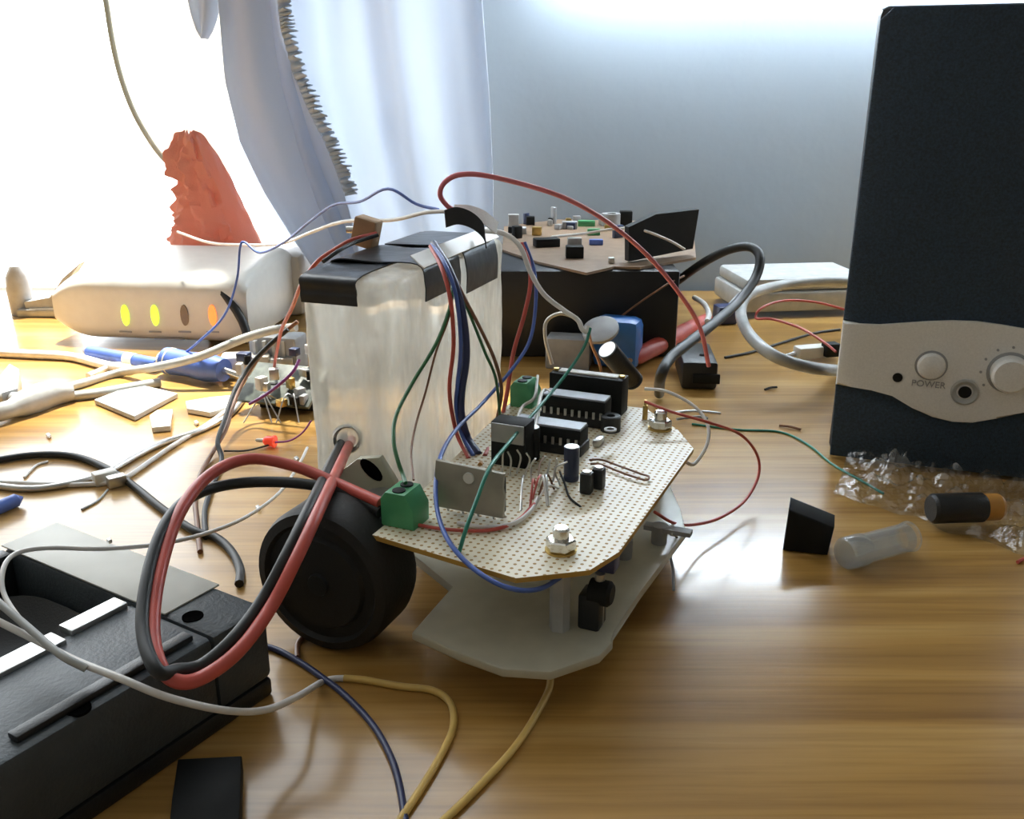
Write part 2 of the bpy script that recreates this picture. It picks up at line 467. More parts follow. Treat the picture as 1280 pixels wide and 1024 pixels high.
# ================================================================== DESK
desk = thing('desk', (0.1, 0.4, ZF), 'varnished golden brown wooden desk under all the parts and wires', 'desk')
B().box((0.1, 0.39, -0.015), (1.9, 0.88, 0.03), bev=0.003).build('desk_top', wood, desk)
B().box((0.1, 0.80, -0.08), (1.7, 0.02, 0.10)).build('apron', wood, desk)
for x in (-0.78, 0.98):
    for y in (0.02, 0.76):
        B().box((x, y, (ZF - 0.03) / 2), (0.05, 0.05, -ZF - 0.03)).build('leg', wood, desk)

# ================================================================== CURTAINS
CY = 0.775
def lerp_path(pts, t):
    # pts: list of (py, px)
    for (a, b) in zip(pts, pts[1:]):
        if t <= b[0]:
            k = (t - a[0]) / (b[0] - a[0]); return a[1] + (b[1] - a[1]) * k
    return pts[-1][1]
cl = [(-700, 160), (-250, 225), (0, 268), (100, 276), (180, 296), (240, 325), (300, 362), (345, 392), (420, 430)]
crr = [(-700, 640), (-250, 612), (0, 603), (120, 612), (230, 617), (345, 616), (420, 600)]
cur = thing('curtain', (A(480, 345, CY).x, CY, 0.02), 'white cloth curtain gathered behind the taped plastic box', 'curtain')
def curtain_f(u, v):
    py = 371 - v * 1056
    x0 = lerp_path(cl, py); x1 = lerp_path(crr, py)
    px = x0 + (x1 - x0) * u
    p = A(px, py, CY)
    amp = 0.012
    p.y += amp * math.sin(u * 15.5 + 0.6 * math.sin(v * 3)) + 0.5 * amp * math.sin(u * 31 + 1.7 + v * 2) - 0.02 * math.sin(math.pi * u)
    p.y += 0.006 * noise.noise(Vector((u * 4, v * 5, 0.3)))
    return p
B().grid(curtain_f, 90, 60).thick(0.0012).build('cloth', curtain_m, cur, smooth=80)
# the overlapping fold with ruffled lace edge
lace_line = [(340, -60), (348, 10), (352, 40), (366, 90), (385, 135), (405, 175), (420, 210), (432, 245), (444, 290), (456, 345)]
def flap_f(u, v):
    k = v * (len(lace_line) - 1); i = min(int(k), len(lace_line) - 2); t = k - i
    ex = lace_line[i][0] + (lace_line[i + 1][0] - lace_line[i][0]) * t
    ey = lace_line[i][1] + (lace_line[i + 1][1] - lace_line[i][1]) * t
    x0 = lerp_path(cl, ey) + 4
    px = x0 + (ex - x0) * u
    p = A(px, ey, CY - 0.034)
    p.y += 0.004 * math.sin(u * 9 + v) 
    return p
B().grid(flap_f, 20, 30).thick(0.001).build('front_fold', curtain_m, cur, smooth=80)
def lace_f(u, v):
    k = v * (len(lace_line) - 3); i = min(int(k), len(lace_line) - 4); t = k - i
    ex = lace_line[i][0] + (lace_line[i + 1][0] - lace_line[i][0]) * t
    ey = lace_line[i][1] + (lace_line[i + 1][1] - lace_line[i][1]) * t
    rag = 1 + 0.5 * noise.noise(Vector((v * 40, 0, 0)))
    p = A(ex + u * 13 * rag, ey - u * 3, CY - 0.035)
    p.y += 0.004 * u * math.sin(v * 240 + 3 * math.sin(v * 23)); p.x += 0.002 * u * math.sin(v * 310)
    return p
B().grid(lace_f, 5, 420).thick(0.0008).build('lace_trim', lace_m, cur, smooth=80)
def tail_f(u, v):
    py = 48 - v * 300
    wd = 22 * math.sqrt(max(0.02, min(1, v * 5)))
    p = A(254 + (u - 0.5) * 2 * wd, py, CY - 0.02); p.y += 0.006 * math.sin(u * 7); return p
B().grid(tail_f, 12, 30).thick(0.001).build('curtain_tail', curtain_m, cur, smooth=80)

hem = [(70, -400), (100, -180), (122, -60), (132, 0), (141, 55), (152, 100), (168, 142), (190, 180), (208, 202), (226, 218)]
sh = thing('sheer_curtain', (A(200, 218, CY + 0.03).x, CY + 0.03, 0.1), 'thin cream sheer curtain with grey green hem beside the white one', 'curtain')
def sheer_f(u, v):
    k = v * (len(hem) - 1); i = min(int(k), len(hem) - 2); t = k - i
    ex = hem[i][0] + (hem[i + 1][0] - hem[i][0]) * t
    ey = hem[i][1] + (hem[i + 1][1] - hem[i][1]) * t
    p = A(ex + (290 - ex) * u, ey, CY + 0.03); p.y += 0.006 * math.sin(u * 12 + v); return p
B().grid(sheer_f, 30, 40).thick(0.0006).build('cloth', sheer_m, sh, smooth=80)
B().tube([A(x, y, CY + 0.028) for x, y in hem], 0.0022, 8).build('hem', hem_m, sh, smooth=60)

# ================================================================== RED CLOTH
RYY = 0.765
def red_f(u, v):
    # crumpled cone, open below
    left = [(400, 200), (325, 214), (280, 222), (230, 222), (200, 208), (165, 222)]
    right = [(400, 352), (325, 336), (280, 316), (230, 292), (200, 276), (165, 250)]
    py = 374 - v * 209
    l = sorted(left); r = sorted(right)
    x0 = lerp_path(l, py); x1 = lerp_path(r, py)
    c = A((x0 + x1) / 2, py, RYY); e = A(x1, py, RYY)
    rad = (e.x - c.x)
    a = u * 2 * math.pi
    nz = 0.0
    if math.cos(a) < 0.5: nz = noise.noise(Vector((u * 14, v * 9, 1))) * 0.40 + 0.28 * noise.noise(Vector((u * 30, v * 22, 5)))
    k = 1 + nz * (0.5 + 0.9 * v)
    if v > 0.985: k *= 0.4
    return Vector((c.x + rad * k * math.cos(a), c.y + 0.5 * rad * k * math.sin(a), max(0.001, c.z + 0.006 * noise.noise(Vector((u * 20, v * 12, 9))) * v)))
tag(B().grid(red_f, 80, 60, closed_u=True).build('red_bag', red_cloth_m, smooth=30), 'crumpled red bag standing behind the white modem', 'bag')

# ================================================================== MODEM
mo_c = G(190, 431)
yawm = math.radians(-7)
Rm = RZ(yawm)
mod = thing('modem', (mo_c.x, mo_c.y, 0), 'white modem with two green and one orange lights', 'modem')
# body: side profile swept along the width (sloping top), with rounded left end
prof = []
MW, MH, MD = 0.142, 0.047, 0.10
b = B()
def modem_f(u, v):
    # u around the section, v along width
    a = u * 2 * math.pi
    # superellipse section in (y,z)
    ex = 0.35
    cy = math.copysign(abs(math.cos(a)) ** ex, math.cos(a)); cz = math.copysign(abs(math.sin(a)) ** ex, math.sin(a))
    x = (v - 0.5) * MW
    e = 1.0
    dl = (x + MW / 2) / 0.03
    if dl < 1: e = max(0.05, 1 - (1 - max(dl, 0)) ** 2.4 * 0.5)
    dr = (MW / 2 - x) / 0.008
    if dr < 1: e = min(e, max(0.05, 1 - (1 - max(dr, 0)) ** 2 * 0.2))
    yy = MD / 2 + cy * MD / 2 * (0.9 + 0.1 * e)
    zz = MH / 2 + cz * MH / 2 * e
    zz += 0.012 * (yy / MD) * (1 if cz > 0 else 0) * (cz + 0) * 0.8
    return mo_c + Rm @ Vector((x, yy, zz + 0.0005))
b.grid(modem_f, 64, 50, closed_u=True)
bb = b.bm
bb.verts.ensure_lookup_table()
bmesh.ops.holes_fill(bb, edges=[e for e in bb.edges if e.is_boundary])
body = b.build('body', white_plastic, mod, smooth=50)
fn = Rm @ Vector((0, -1, 0))
def on_modem(px, py, off=0.0):
    return PL(px, py, mo_c + fn * (off), fn)
for px, m in ((157, led_green), (194, led_green), (231, led_off), (266, led_orange)):
    p = on_modem(px, 394)
    bb = B(); 
    pts = [p + Rm @ Vector((0.0028 * math.cos(a), 0, 0.0074 * math.sin(a))) for a in [k * math.pi / 8 for k in range(16)]]
    bb.prism([q + fn * -0.001 for q in pts], fn * 0.002).build('status_light', m, mod)
    p = on_modem(px, 415)
    B().box(p, (0.009, 0.0006, 0.0011), Rm).build('printed_caption', grey_plastic, mod)
B().box(on_modem(212, 424), (0.022, 0.0006, 0.001), Rm).build('printed_caption', grey_plastic, mod)

# white box behind the modem
p = A(312, 352, 0.735)
tag(B().box((p.x, 0.755, 0.024), (0.085, 0.045, 0.048), RZ(-0.06), bev=0.005).build('white_box', cream_plastic), 'low cream box between the modem and the white curtain', 'box')
# glossy dark strip lying on the modem end
wire('black_lead', [(262, 350, 0.655), (275, 362, 0.645), (290, 380, 0.64), (303, 402, 0.635), (312, 428, 0.63)], 0.003, black_pvc, 'short glossy black lead hanging over the right modem end', 'cable')
# dark clip at the modem's left end
clip = thing('bulldog_clip', G(62, 400), 'grey metal clip lying left of the modem', 'clip')
q = G(62, 396); yq = q.y
B().prism([A(x, y, yq) for x, y in ((30, 378), (62, 372), (78, 348), (100, 329), (84, 352), (72, 384), (34, 392))], (0, 0.012, 0)).build('jaw', grey_plastic, clip)
B().box(A(52, 391, yq) + Vector((0, 0.004, 0)), (0.036, 0.014, 0.006), bev=0.001).build('spring', alu, clip)
B().box((q.x, yq + 0.008, 0.0035), (0.03, 0.02, 0.007), bev=0.001).build('base', white_plastic, clip)
p = G(16, 350)
tag(B().lathe((A(16, 318, 0.74).x, 0.74, 0), (0, 0, 1), [(0, 0.008), (0.02, 0.009), (0.03, 0.008), (0.038, 0.004), (0.04, 0)], 20).build('grey_stopper', grey_plastic), 'small grey knob standing far left near the window', 'knob')

# ================================================================== SPEAKER
SP0 = G(1034, 572)                    # front left bottom corner
yaws = math.radians(-20)
Rs = RZ(yaws)
SW, SD, SH = 0.112, 0.12, 0.2045
sx, sy = Rs @ Vector((1, 0, 0)), Rs @ Vector((0, -1, 0))   # along width, outwards
spk = thing('speaker', SP0 + sx * SW / 2 - sy * SD / 2, 'tall black computer speaker with a silver wavy control band', 'speaker')
cc = SP0 + sx * SW / 2 - sy * SD / 2 + Vector((0, 0, SH / 2))
B().box(cc - sy * 0.003, (SW, SD - 0.006, SH), Rs, bev=0.004).build('cabinet', black_plastic, spk)
def on_spk(px, py, off=0.0): return PL(px, py, SP0 + sy * off, sy)
def s2(p):   # to speaker plane coordinates
    d = p - SP0; return d.dot(sx), d.z
def spt(a, z, off): return SP0 + sx * a + Vector((0, 0, z)) + sy * off
top_px = [(1050, 399), (1075, 403), (1100, 404), (1130, 402), (1160, 400), (1190, 399), (1220, 400), (1250, 404), (1279, 409)]
bot_px = [(1041, 478), (1065, 478), (1090, 482), (1115, 492), (1140, 507), (1165, 519), (1190, 525), (1215, 526), (1245, 521), (1279, 509)]
top = [s2(on_spk(*p)) for p in top_px]; bot = [s2(on_spk(*p)) for p in bot_px]
top[0] = (0.0, top[0][1]); bot[0] = (0.0, bot[0][1])
top.append((SW, top[-1][1] - 0.001)); bot.append((SW, bot[-1][1] + 0.006))
B().prism([spt(a, z, -0.004) for a, z in top] + [spt(a, z, -0.004) for a, z in bot[::-1]], sy * 0.008, bev=0.0012).build('control_band', silver_plastic, spk)
B().prism([spt(a, z, -0.002) for a, z in top] + [spt(SW - 0.001, SH - 0.006, -0.002), spt(SW - 0.006, SH - 0.001, -0.002), spt(0.006, SH - 0.001, -0.002), spt(0.001, SH - 0.006, -0.002)], sy * 0.004, bev=0.001).build('grille', grille, spk)
B().prism([spt(0.001, 0.002, -0.002), spt(SW - 0.001, 0.002, -0.002)] + [spt(a, z, -0.002) for a, z in bot[::-1]], sy * 0.004, bev=0.0008).build('lower_panel', grille, spk)
# controls
pb = on_spk(1164, 457, 0.004)
B().lathe(pb, sy, [(0, 0.0070), (0.0002, 0.0070), (0.0004, 0.0062)], 28).build('button_ring', grey_plastic, spk)
B().lathe(pb, sy, [(-0.001, 0.0060), (0.002, 0.0060), (0.0032, 0.0052), (0.0038, 0.003), (0.004, 0)], 28).build('power_button', silver_plastic, spk)
pk = on_spk(1262, 466, 0.004)
B().lathe(pk, sy, [(0, 0.0094), (0.0003, 0.0094), (0.0006, 0.0084)], 32).build('knob_ring', grey_plastic, spk)
B().lathe(pk, sy, [(-0.001, 0.0082), (0.006, 0.0078), (0.0072, 0.0068), (0.0074, 0.004), (0.0074, 0)], 32).build('volume_knob', silver_plastic, spk)
pj = on_spk(1206, 490, 0.004)
jk = B().lathe(pj, sy, [(-0.001, 0.0060), (0.0008, 0.0060), (0.0012, 0.0052), (0.0004, 0.0036), (-0.003, 0.003)], 28).build('headphone_jack', light_grey, spk)
B().lathe(pj + sy * 0.0005, sy, [(0, 0.0028), (0.0002, 0.0028), (0.0003, 0)], 20).build('jack_hole', matte_black, jk)
pl_ = on_spk(1122, 472, 0.004)
B().lathe(pl_, sy, [(-0.001, 0.0022), (0.0004, 0.0022), (0.0007, 0)], 16).build('indicator', matte_black, spk)
for k in range(9):
    a = math.radians(215 - k * 31)
    c0 = pk + sx * math.cos(a) * 0.0116 + Vector((0, 0, math.sin(a) * 0.0116)) + sy * 0.0002
    B().lathe(c0, sy, [(-0.0004, 0.0006), (0.0003, 0.0006)], 8).build('volume_mark', grey_plastic, spk)
def text_mesh(name, s, size, origin, xdir, zdir, m, parent, depth=0.0002):
    cu = bpy.data.curves.new(name, 'FONT'); cu.body = s; cu.size = size; cu.align_x = 'CENTER'; cu.extrude = depth
    to = bpy.data.objects.new(name, cu); col.objects.link(to)
    dg = bpy.context.evaluated_depsgraph_get(); dg.update()
    me = bpy.data.meshes.new_from_object(to.evaluated_get(dg))
    bpy.data.objects.remove(to); me.name = name
    n = xdir.cross(zdir)
    for v in me.vertices: v.co = xdir * v.co.x + zdir * v.co.y + n * v.co.z
    me.materials.clear(); me.materials.append(m)
    o = bpy.data.objects.new(name, me); col.objects.link(o)
    o.location = origin - parent.location; o.parent = parent
    return o
text_mesh('power_lettering', 'POWER', 0.0042, on_spk(1160, 484, 0.0042), sx, Vector((0, 0, 1)), grey_plastic, spk)

# ================================================================== CELLOPHANE, PLUG, BLOCK, FUSE
def cello_f(u, v):
    # outline in pixels, bottom edge along the desk towards the speaker foot
    bl, br = (1042, 612), (1330, 702); tl, tr = (1058, 575), (1330, 618)
    wob = 10 * noise.noise(Vector((u * 7, v * 3, 2)))
    px = (bl[0] + (br[0] - bl[0]) * u) * (1 - v) + (tl[0] + (tr[0] - tl[0]) * u) * v
    py = (bl[1] + (br[1] - bl[1]) * u) * (1 - v) + (tl[1] + (tr[1] - tl[1]) * u) * v + wob * (1 - v)
    p = G(px, py + 8, 0.0)
    edge = min(1, 6 * v, 6 * (1 - u) + 0.3, 6 * u + 0.2)
    n1 = abs(noise.noise(Vector((u * 7, v * 3, 0)))) * 0.012 + abs(noise.noise(Vector((u * 17, v * 7, 4)))) * 0.005
    n1 += 0.003 * abs(noise.noise(Vector((u * 40, v * 18, 7))))
    p.z = 0.0008 + 0.75 * n1 * edge * (0.7 + 0.5 * v) + 0.006 * v ** 3 * (1.1 - u)
    # stay in front of the speaker
    d = (p - SP0).dot(sy)
    if d < 0.006: p += sy * (0.006 - d)
    return p
tag(B().grid(cello_f, 84, 30).build('cellophane', film, smooth=12), 'crumpled clear cellophane bag lying in front of the speaker', 'wrapper')
pg = thing('barrel_plug', G(1195, 652), 'black plug with amber tip lying on the cellophane', 'plug')
p0, p1 = G(1163, 636, 0.009), G(1229, 634, 0.009)
ax = (p1 - p0).normalized(); L = (p1 - p0).length
B().lathe(p0, ax, [(0, 0.0), (0, 0.0052), (0.0012, 0.0062), (L - 0.001, 0.0062), (L, 0.0055), (L, 0)], 20).build('sleeve', black_plastic, pg)
B().lathe(p1, ax, [(0, 0.0056), (0.006, 0.0056), (0.0075, 0.0045), (0.0075, 0)], 20).build('tip', orange_m, pg)
# small black trapezoid block
bq = [(978, 690), (1034, 697), (1043, 660), (986, 637)]
base = G(976, 690).y
y0 = G(1000, 692).y
pts = [A(x, y, y0 - (x - 1000) * 0.00008) for x, y in bq]
zmin = min(p.z for p in pts)
for p in pts[:2]: p.z = 0.0005
tag(B().prism(pts, Vector((0.004, 0.012, 0)), bev=0.0006).build('black_foam_block', matte_black), 'small black wedge shaped block beside the clear tube', 'block')
fu = thing('clear_tube', G(1095, 700), 'clear plastic tube lying on the desk beside the black wedge', 'tube')
p0, p1 = G(1058, 692, 0.0065), G(1132, 672, 0.0065)
ax = (p1 - p0).normalized(); L = (p1 - p0).length
B().lathe(p0, ax, [(0, 0.0056), (L, 0.0056), (L, 0.0049), (0.001, 0.0049)], 24, caps=False).build('sleeve', clear_tube, fu)
B().lathe(p0 - ax * 0.001, ax, [(0, 0.0), (0, 0.0055), (0.001, 0.0062), (0.009, 0.0062), (0.0098, 0.0057)], 24, caps=False).build('cap', clear_tube, fu)
B().lathe(p1 - ax * 0.0035, ax, [(0, 0.0046), (0.0045, 0.0060), (0.0055, 0.0062), (0.0058, 0.0052)], 24, caps=False).build('end_collar', clear_tube, fu)

# ================================================================== ROBOT
YAW = math.radians(-23)
RR = RZ(YAW)
Wv, Uv = RR @ Vector((1, 0, 0)), RR @ Vector((0, 1, 0))
ZB = 0.0425
rob = thing('robot_car', (0.01, 0.31, 0), 'small home built robot car with a perforated circuit board on top', 'robot')
def BP(px, py, dz=0.0): return G(px, py, ZB + dz)
R3 = BP(808, 511); bL = BP(463, 668)
outline = [bL, BP(645, 723), BP(737, 713), BP(774, 690), BP(867, 561), BP(848, 538), R3, R3 - Wv * 0.058, bL + Uv * 0.012 + Wv * 0.001]
bo = B().prism([p - Vector((0, 0, 0.0016)) for p in outline], (0, 0, 0.0016)).build('circuit_board', perf_m, rob, smooth=20)
bo.data.materials.append(board_edge)
for f in bo.data.polygons:
    if abs(f.normal.z) < 0.5: f.material_index = 1
# lower plate
ZP = 0.016
PP = lambda x, y: G(x, y, ZP)
plate = [PP(515, 790), PP(575, 816), PP(628, 836), PP(688, 840), PP(750, 819), PP(766, 802), PP(764, 790), PP(800, 740)]
far = PP(858, 664)
plate += [far, PP(850, 636), PP(838, 606), PP(838, 606) - Wv * 0.035 + Uv * 0.03, PP(838, 606) - Wv * 0.09 + Uv * 0.03]
nb = PP(548, 755)
plate += [nb - Wv * 0.045 + Uv * 0.075, nb - Wv * 0.03 + Uv * 0.03, nb + Uv * 0.012]
B().prism([p - Vector((0, 0, 0.003)) for p in plate], (0, 0, 0.003), bev=0.0006).build('chassis_plate', acrylic, rob)
# standoffs, nuts and bolts
for (px, py) in ((701, 688), (825, 536)):
    c = BP(px, py)
    st = B().lathe((c.x, c.y, ZP), (0, 0, 1), [(0, 0.0032), (ZB - 0.0016 - ZP, 0.0032)], 6).build('standoff', light_grey, rob, smooth=20)
    B().lathe(c, (0, 0, 1), [(0, 0.0048), (0.0006, 0.0048)], 20).build('washer', brass, rob)
    nt_ = B().lathe(c + Vector((0, 0, 0.0006)), (0, 0, 1), [(0, 0.0042), (0.0005, 0.0046), (0.0030, 0.0046), (0.0034, 0.0040)], 6).build('nut', steel, rob, smooth=20)
    B().lathe(c + Vector((0, 0, 0.002)), (0, 0, 1), [(0, 0.0025), (0.0050, 0.0025), (0.0056, 0.0020)], 16).build('bolt', steel, rob)
# wheel
wc = Vector((-0.0565, 0.2775, 0.0247))
wr, ww = 0.0245, 0.022
wh = B().lathe(wc - Uv * ww / 2, Uv, [(0, 0.0), (0.0, 0.0150), (0.0015, 0.0160), (0.0015, 0.0195), (0.0, 0.0205), (0.001, 0.0235), (0.004, wr), (ww - 0.004, wr), (ww - 0.001, 0.0235), (ww, 0.0205), (ww, 0)], 48).build('wheel', rubber, rob, smooth=30)
B().lathe(wc - Uv * (ww / 2 + 0.001), Uv, [(0, 0), (0, 0.0035), (0.002, 0.0042)], 20).build('hub', black_plastic, wh)
# gear motor behind the wheel
mc = wc + Uv * (ww / 2)
mt = B().lathe(mc + Uv * 0.002 + Vector((0.0, 0, 0.004)), Uv, [(0, 0.0), (0, 0.0115), (0.001, 0.0125), (0.018, 0.0125), (0.020, 0.0105), (0.020, 0)], 28).build('gear_motor', alu, rob)
B().cyl(wc + Uv * 0.005, mc + Uv * 0.003, 0.002).build('axle', steel, mt)

def rbox(name, px, py, s, m, dz=0.0, bev=0.0004, parent=None, yaw=0.0):
    c = BP(px, py, 0) + Vector((0, 0, s[2] / 2 + dz))
    return B().box(c, s, RR @ RZ(yaw), bev=bev).build(name, m, parent or rob), c
def terminal(px, py, s=(0.0115, 0.0105, 0.0115)):
    base = BP(px, py)
    o = B()
    # stepped side profile extruded along U
    pr = [(-s[0] / 2, 0), (s[0] / 2, 0), (s[0] / 2, s[2] * 0.55), (s[0] * 0.25, s[2]), (-s[0] * 0.35, s[2]), (-s[0] / 2, s[2] * 0.8)]
    o.prism([base + Wv * a + Vector((0, 0, z)) - Uv * s[1] / 2 for a, z in pr], Uv * s[1], bev=0.0003)
    t = o.build('terminal_block', green_block, rob)
    for k in (-1, 1):
        c = base + Uv * k * s[1] * 0.24 - Wv * 0.0005 + Vector((0, 0, s[2] + 0.0001))
        B().lathe(c, (0, 0, 1), [(-0.001, 0.0021), (0.0003, 0.0021), (0.0004, 0.0017), (0.0002, 0.0)], 16).build('terminal_screw', matte_black, t)
        c = base - Wv * s[0] / 2 + Uv * k * s[1] * 0.24 + Vector((0, 0, s[2] * 0.3))
        B().box(c, (0.0006, 0.0032, 0.0034), RR).build('wire_opening', matte_black, t)
    return t
terminal(507, 652)
terminal(657, 505, (0.010, 0.011, 0.011))
# flat power chip with metal tab
tb = BP(585, 652)
chip_n = Uv
tabp = [(-0.0118, 0.003), (0.0118, 0.003), (0.0122, 0.010), (0.0112, 0.0125), (0.0118, 0.0175), (-0.0118, 0.0185), (-0.0122, 0.013), (-0.0108, 0.0115), (-0.0118, 0.009)]
ch = B().prism([tb + Wv * a + Vector((0, 0, z)) + Uv * (0.0015 * z / 0.018) for a, z in tabp], Uv * 0.0016, bev=0.0002).build('power_chip', mat('chip_tab_metal', (0.36, 0.34, 0.28), 0.45, metal=0.35), rob)
B().box(tb + Uv * 0.0042 + Vector((0, 0, 0.009)), (0.0215, 0.0036, 0.012), RR, bev=0.0005).build('chip_body', matte_black, ch)
B().lathe(tb + Vector((0, 0, 0.0145)) + Uv * 0.0018, -Uv, [(0, 0.0018), (0.0012, 0.0018), (0.0013, 0)], 20).build('mounting_hole', white_plastic, ch)
for k in range(8):
    a = -0.0095 + k * 0.0027
    B().tube([tb + Wv * a + Uv * 0.004 + Vector((0, 0, 0.004)), tb + Wv * a + Uv * (0.005 + 0.003 * (k % 2)) + Vector((0, 0, 0.0))], 0.0004, 6).build('pin', tin, ch)

# rows of chips in sockets
def dip(name, px, py, s, sheen_m, pins, sock=0.0042):
    o, c = rbox(name, px, py, (s[0], s[1], s[2] - sock), matte_black, dz=sock)
    rbox('socket', px, py, (s[0] + 0.001, s[1] + 0.001, sock), black_plastic, parent=o)
    for sd in (-1, 1):
        for k in range(pins):
            a = (k - (pins - 1) / 2) * (s[0] - 0.003) / (pins - 1)
            b0 = BP(px, py) + Wv * a + Uv * sd * (s[1] / 2 + 0.0003)
            B().box(b0 + Vector((0, 0, sock + 0.001)), (0.0010, 0.0006, 0.0028), RR).build('pin', tin, o)
    if sheen_m:
        B().box(c + Vector((0, 0, (s[2] - sock) / 2 + 0.0003)), (s[0] * 0.97, s[1] * 0.86, 0.0008), RR).build('chip_top_sheen', sheen_m, o)
    return o
chip_sheen = mat('painted_chip_sheen', (0.52, 0.54, 0.60), 0.16)  # pale colour paints the glossy reflection on the chip tops
dip('chip', 687, 560, (0.0275, 0.0092, 0.0100), chip_sheen, 9)
dip('chip', 720, 527, (0.027, 0.0092, 0.0110), chip_sheen, 9)
lb, c = rbox('relay', 641, 578, (0.0135, 0.009, 0.0165), matte_black)
B().box(c + Vector((0, 0, 0.0045)) - Uv * 0.0048, (0.0125, 0.0008, 0.007), RR).build('metal_tab', alu, lb)
db, c = rbox('pin_header_block', 735, 511, (0.032, 0.0095, 0.0155), matte_black)
B().box(c + Vector((0, 0, 0.0079)), (0.026, 0.0045, 0.0010), RR, bev=0.0004).build('glare_strip', white_plastic, db)  # white strip painted as the glare on the block top
for k in (-1, 1):
    B().lathe(c + Wv * k * 0.0145 + Vector((0, 0, 0.0075)), (0, 0, 1), [(0, 0.0012), (0.0012, 0.0012), (0.0012, 0)], 12).build('screw', brass, db)
B().lathe(BP(763, 538), (0, 0, 1), [(0, 0.004), (0.006, 0.004), (0.0064, 0.0034), (0.0062, 0.0018), (0.005, 0.0016), (0.005, 0)], 24).build('potentiometer', black_plastic, rob)
B().lathe(BP(763, 538, 0.0061), (0, 0, 1), [(0, 0.0024), (0.0006, 0.0024), (0.0006, 0.0014), (0, 0.0014)], 24).build('potentiometer_ring', light_grey, rob)
rbox('crystal', 748, 556, (0.003, 0.007, 0.003), tin, bev=0.0008)
# capacitors
def cap(base, axis, r, h, sleeve, name='capacitor'):
    o = B().lathe(base, axis, [(0, r * 0.9), (0.0006, r), (0.0016, r), (0.002, r * 0.94), (0.0026, r), (h, r), (h, r * 0.85)], 24).build(name, sleeve, rob)
    B().lathe(Vector(base) + Vector(axis).normalized() * h, axis, [(-0.0003, r * 0.9), (0.0002, r * 0.88), (0.0002, 0)], 24).build('capacitor_top', tin, o)
    return o
cap(BP(714, 600), (0, 0, 1), 0.0027, 0.0125, navy_can)
cap(BP(666, 574), (0, 0, 1), 0.0026, 0.0125, matte_black)
tp = A(759, 437, 0.405); bp_ = A(793, 478, 0.415)
cap(bp_, tp - bp_, 0.0046, (tp - bp_).length, black_plastic)
for px, py in ((733, 616), (748, 610)):
    o, c = rbox('trimmer', px, py, (0.0040, 0.0040, 0.0075), black_plastic, bev=0.0006)
    B().lathe(c + Vector((0, 0, 0.0036)), (0, 0, 1), [(0, 0.0014), (0.0006, 0.0014), (0.0006, 0)], 12).build('trimmer_screw', tin, o)
B().lathe(BP(806, 524), (0, 0, 1), [(0, 0.0011), (0.006, 0.0011), (0.0062, 0.0006), (0.0082, 0.0006)], 12).build('test_pin', brass, rob)
# wire bridge lying on the board
wire('jumper_wire', [BP(737, 575, 0.002), BP(752, 575, 0.0014), BP(775, 583, 0.001), BP(800, 592, 0.001), BP(811, 596, 0.001), BP(806, 600, 0.001), BP(780, 592, 0.001), BP(752, 581, 0.001), BP(738, 580, 0.001)], 0.0004, brown_pvc, parent=rob)
# milky motor bracket with a dark slot between wheel and box
bkt = B().prism([A(x, y, 0.306) for x, y in ((408, 628), (420, 594), (446, 574), (474, 572), (494, 604), (496, 660), (408, 660))], Vector((0.001, 0.003, 0)), bev=0.0004).build('motor_bracket', acrylic, rob)
sl = [A(464 + 17 * math.cos(a) * 0.8 - 7 * math.sin(a) * 0.5, 588 + 17 * math.cos(a) * 0.7 + 7 * math.sin(a), 0.3055) for a in [k * math.pi / 8 for k in range(16)]]
B().prism(sl, Vector((0, 0.002, 0))).build('slot', dark_hole, bkt)
# bare component legs and little jumpers around the chips
rnd = random.Random(3)
for k in range(9):
    a = BP(628 + k * 9, 592 + k * 2 + rnd.uniform(-4, 4), 0.001)
    wire('resistor_lead', [a, a + Vector((rnd.uniform(-.002, .002), 0, 0.006)), a + Wv * rnd.uniform(-.001, .003) + Vector((0, 0, 0.009))], 0.00035, tin, parent=rob, n=6)
for k in range(7):
    a = BP(rnd.uniform(650, 700), rnd.uniform(592, 612), 0.0)
    e = BP(rnd.uniform(640, 690), rnd.uniform(615, 640), 0.0)
    wire('jumper_wire', [a, (a + e) / 2 + Vector((0, 0, rnd.uniform(.003, .007))), e], 0.0004, [white_pvc, red_pvc, tin, red_pvc, tin, brown_pvc, white_pvc][k], parent=rob, n=6)
wire('jumper_wire', [BP(572, 654, 0.0006), BP(605, 659, 0.001), BP(640, 655, 0.001), BP(662, 640, 0.0015), BP(672, 622, 0.002)], 0.0007, white_pvc, parent=rob)
wire('jumper_wire', [BP(520, 656, 0.0006), BP(560, 662, 0.001), BP(610, 663, 0.0008), BP(645, 652, 0.001), BP(668, 630, 0.002)], 0.0006, red_pvc, parent=rob)
wire('jumper_wire', [BP(640, 545, 0.012), A(652, 510, 0.375), A(668, 497, 0.38), A(672, 470, 0.40)], 0.0007, white_pvc, parent=rob)
wire('jumper_wire', [BP(668, 535, 0.011), A(678, 490, 0.375), A(690, 492, 0.372), A(700, 497, 0.370)], 0.0008, white_pvc, parent=rob)
wire('jumper_wire', [BP(700, 590), BP(706, 605, 0.002), BP(712, 622, 0.001), BP(726, 634, 0.0)], 0.0004, matte_black, parent=rob)
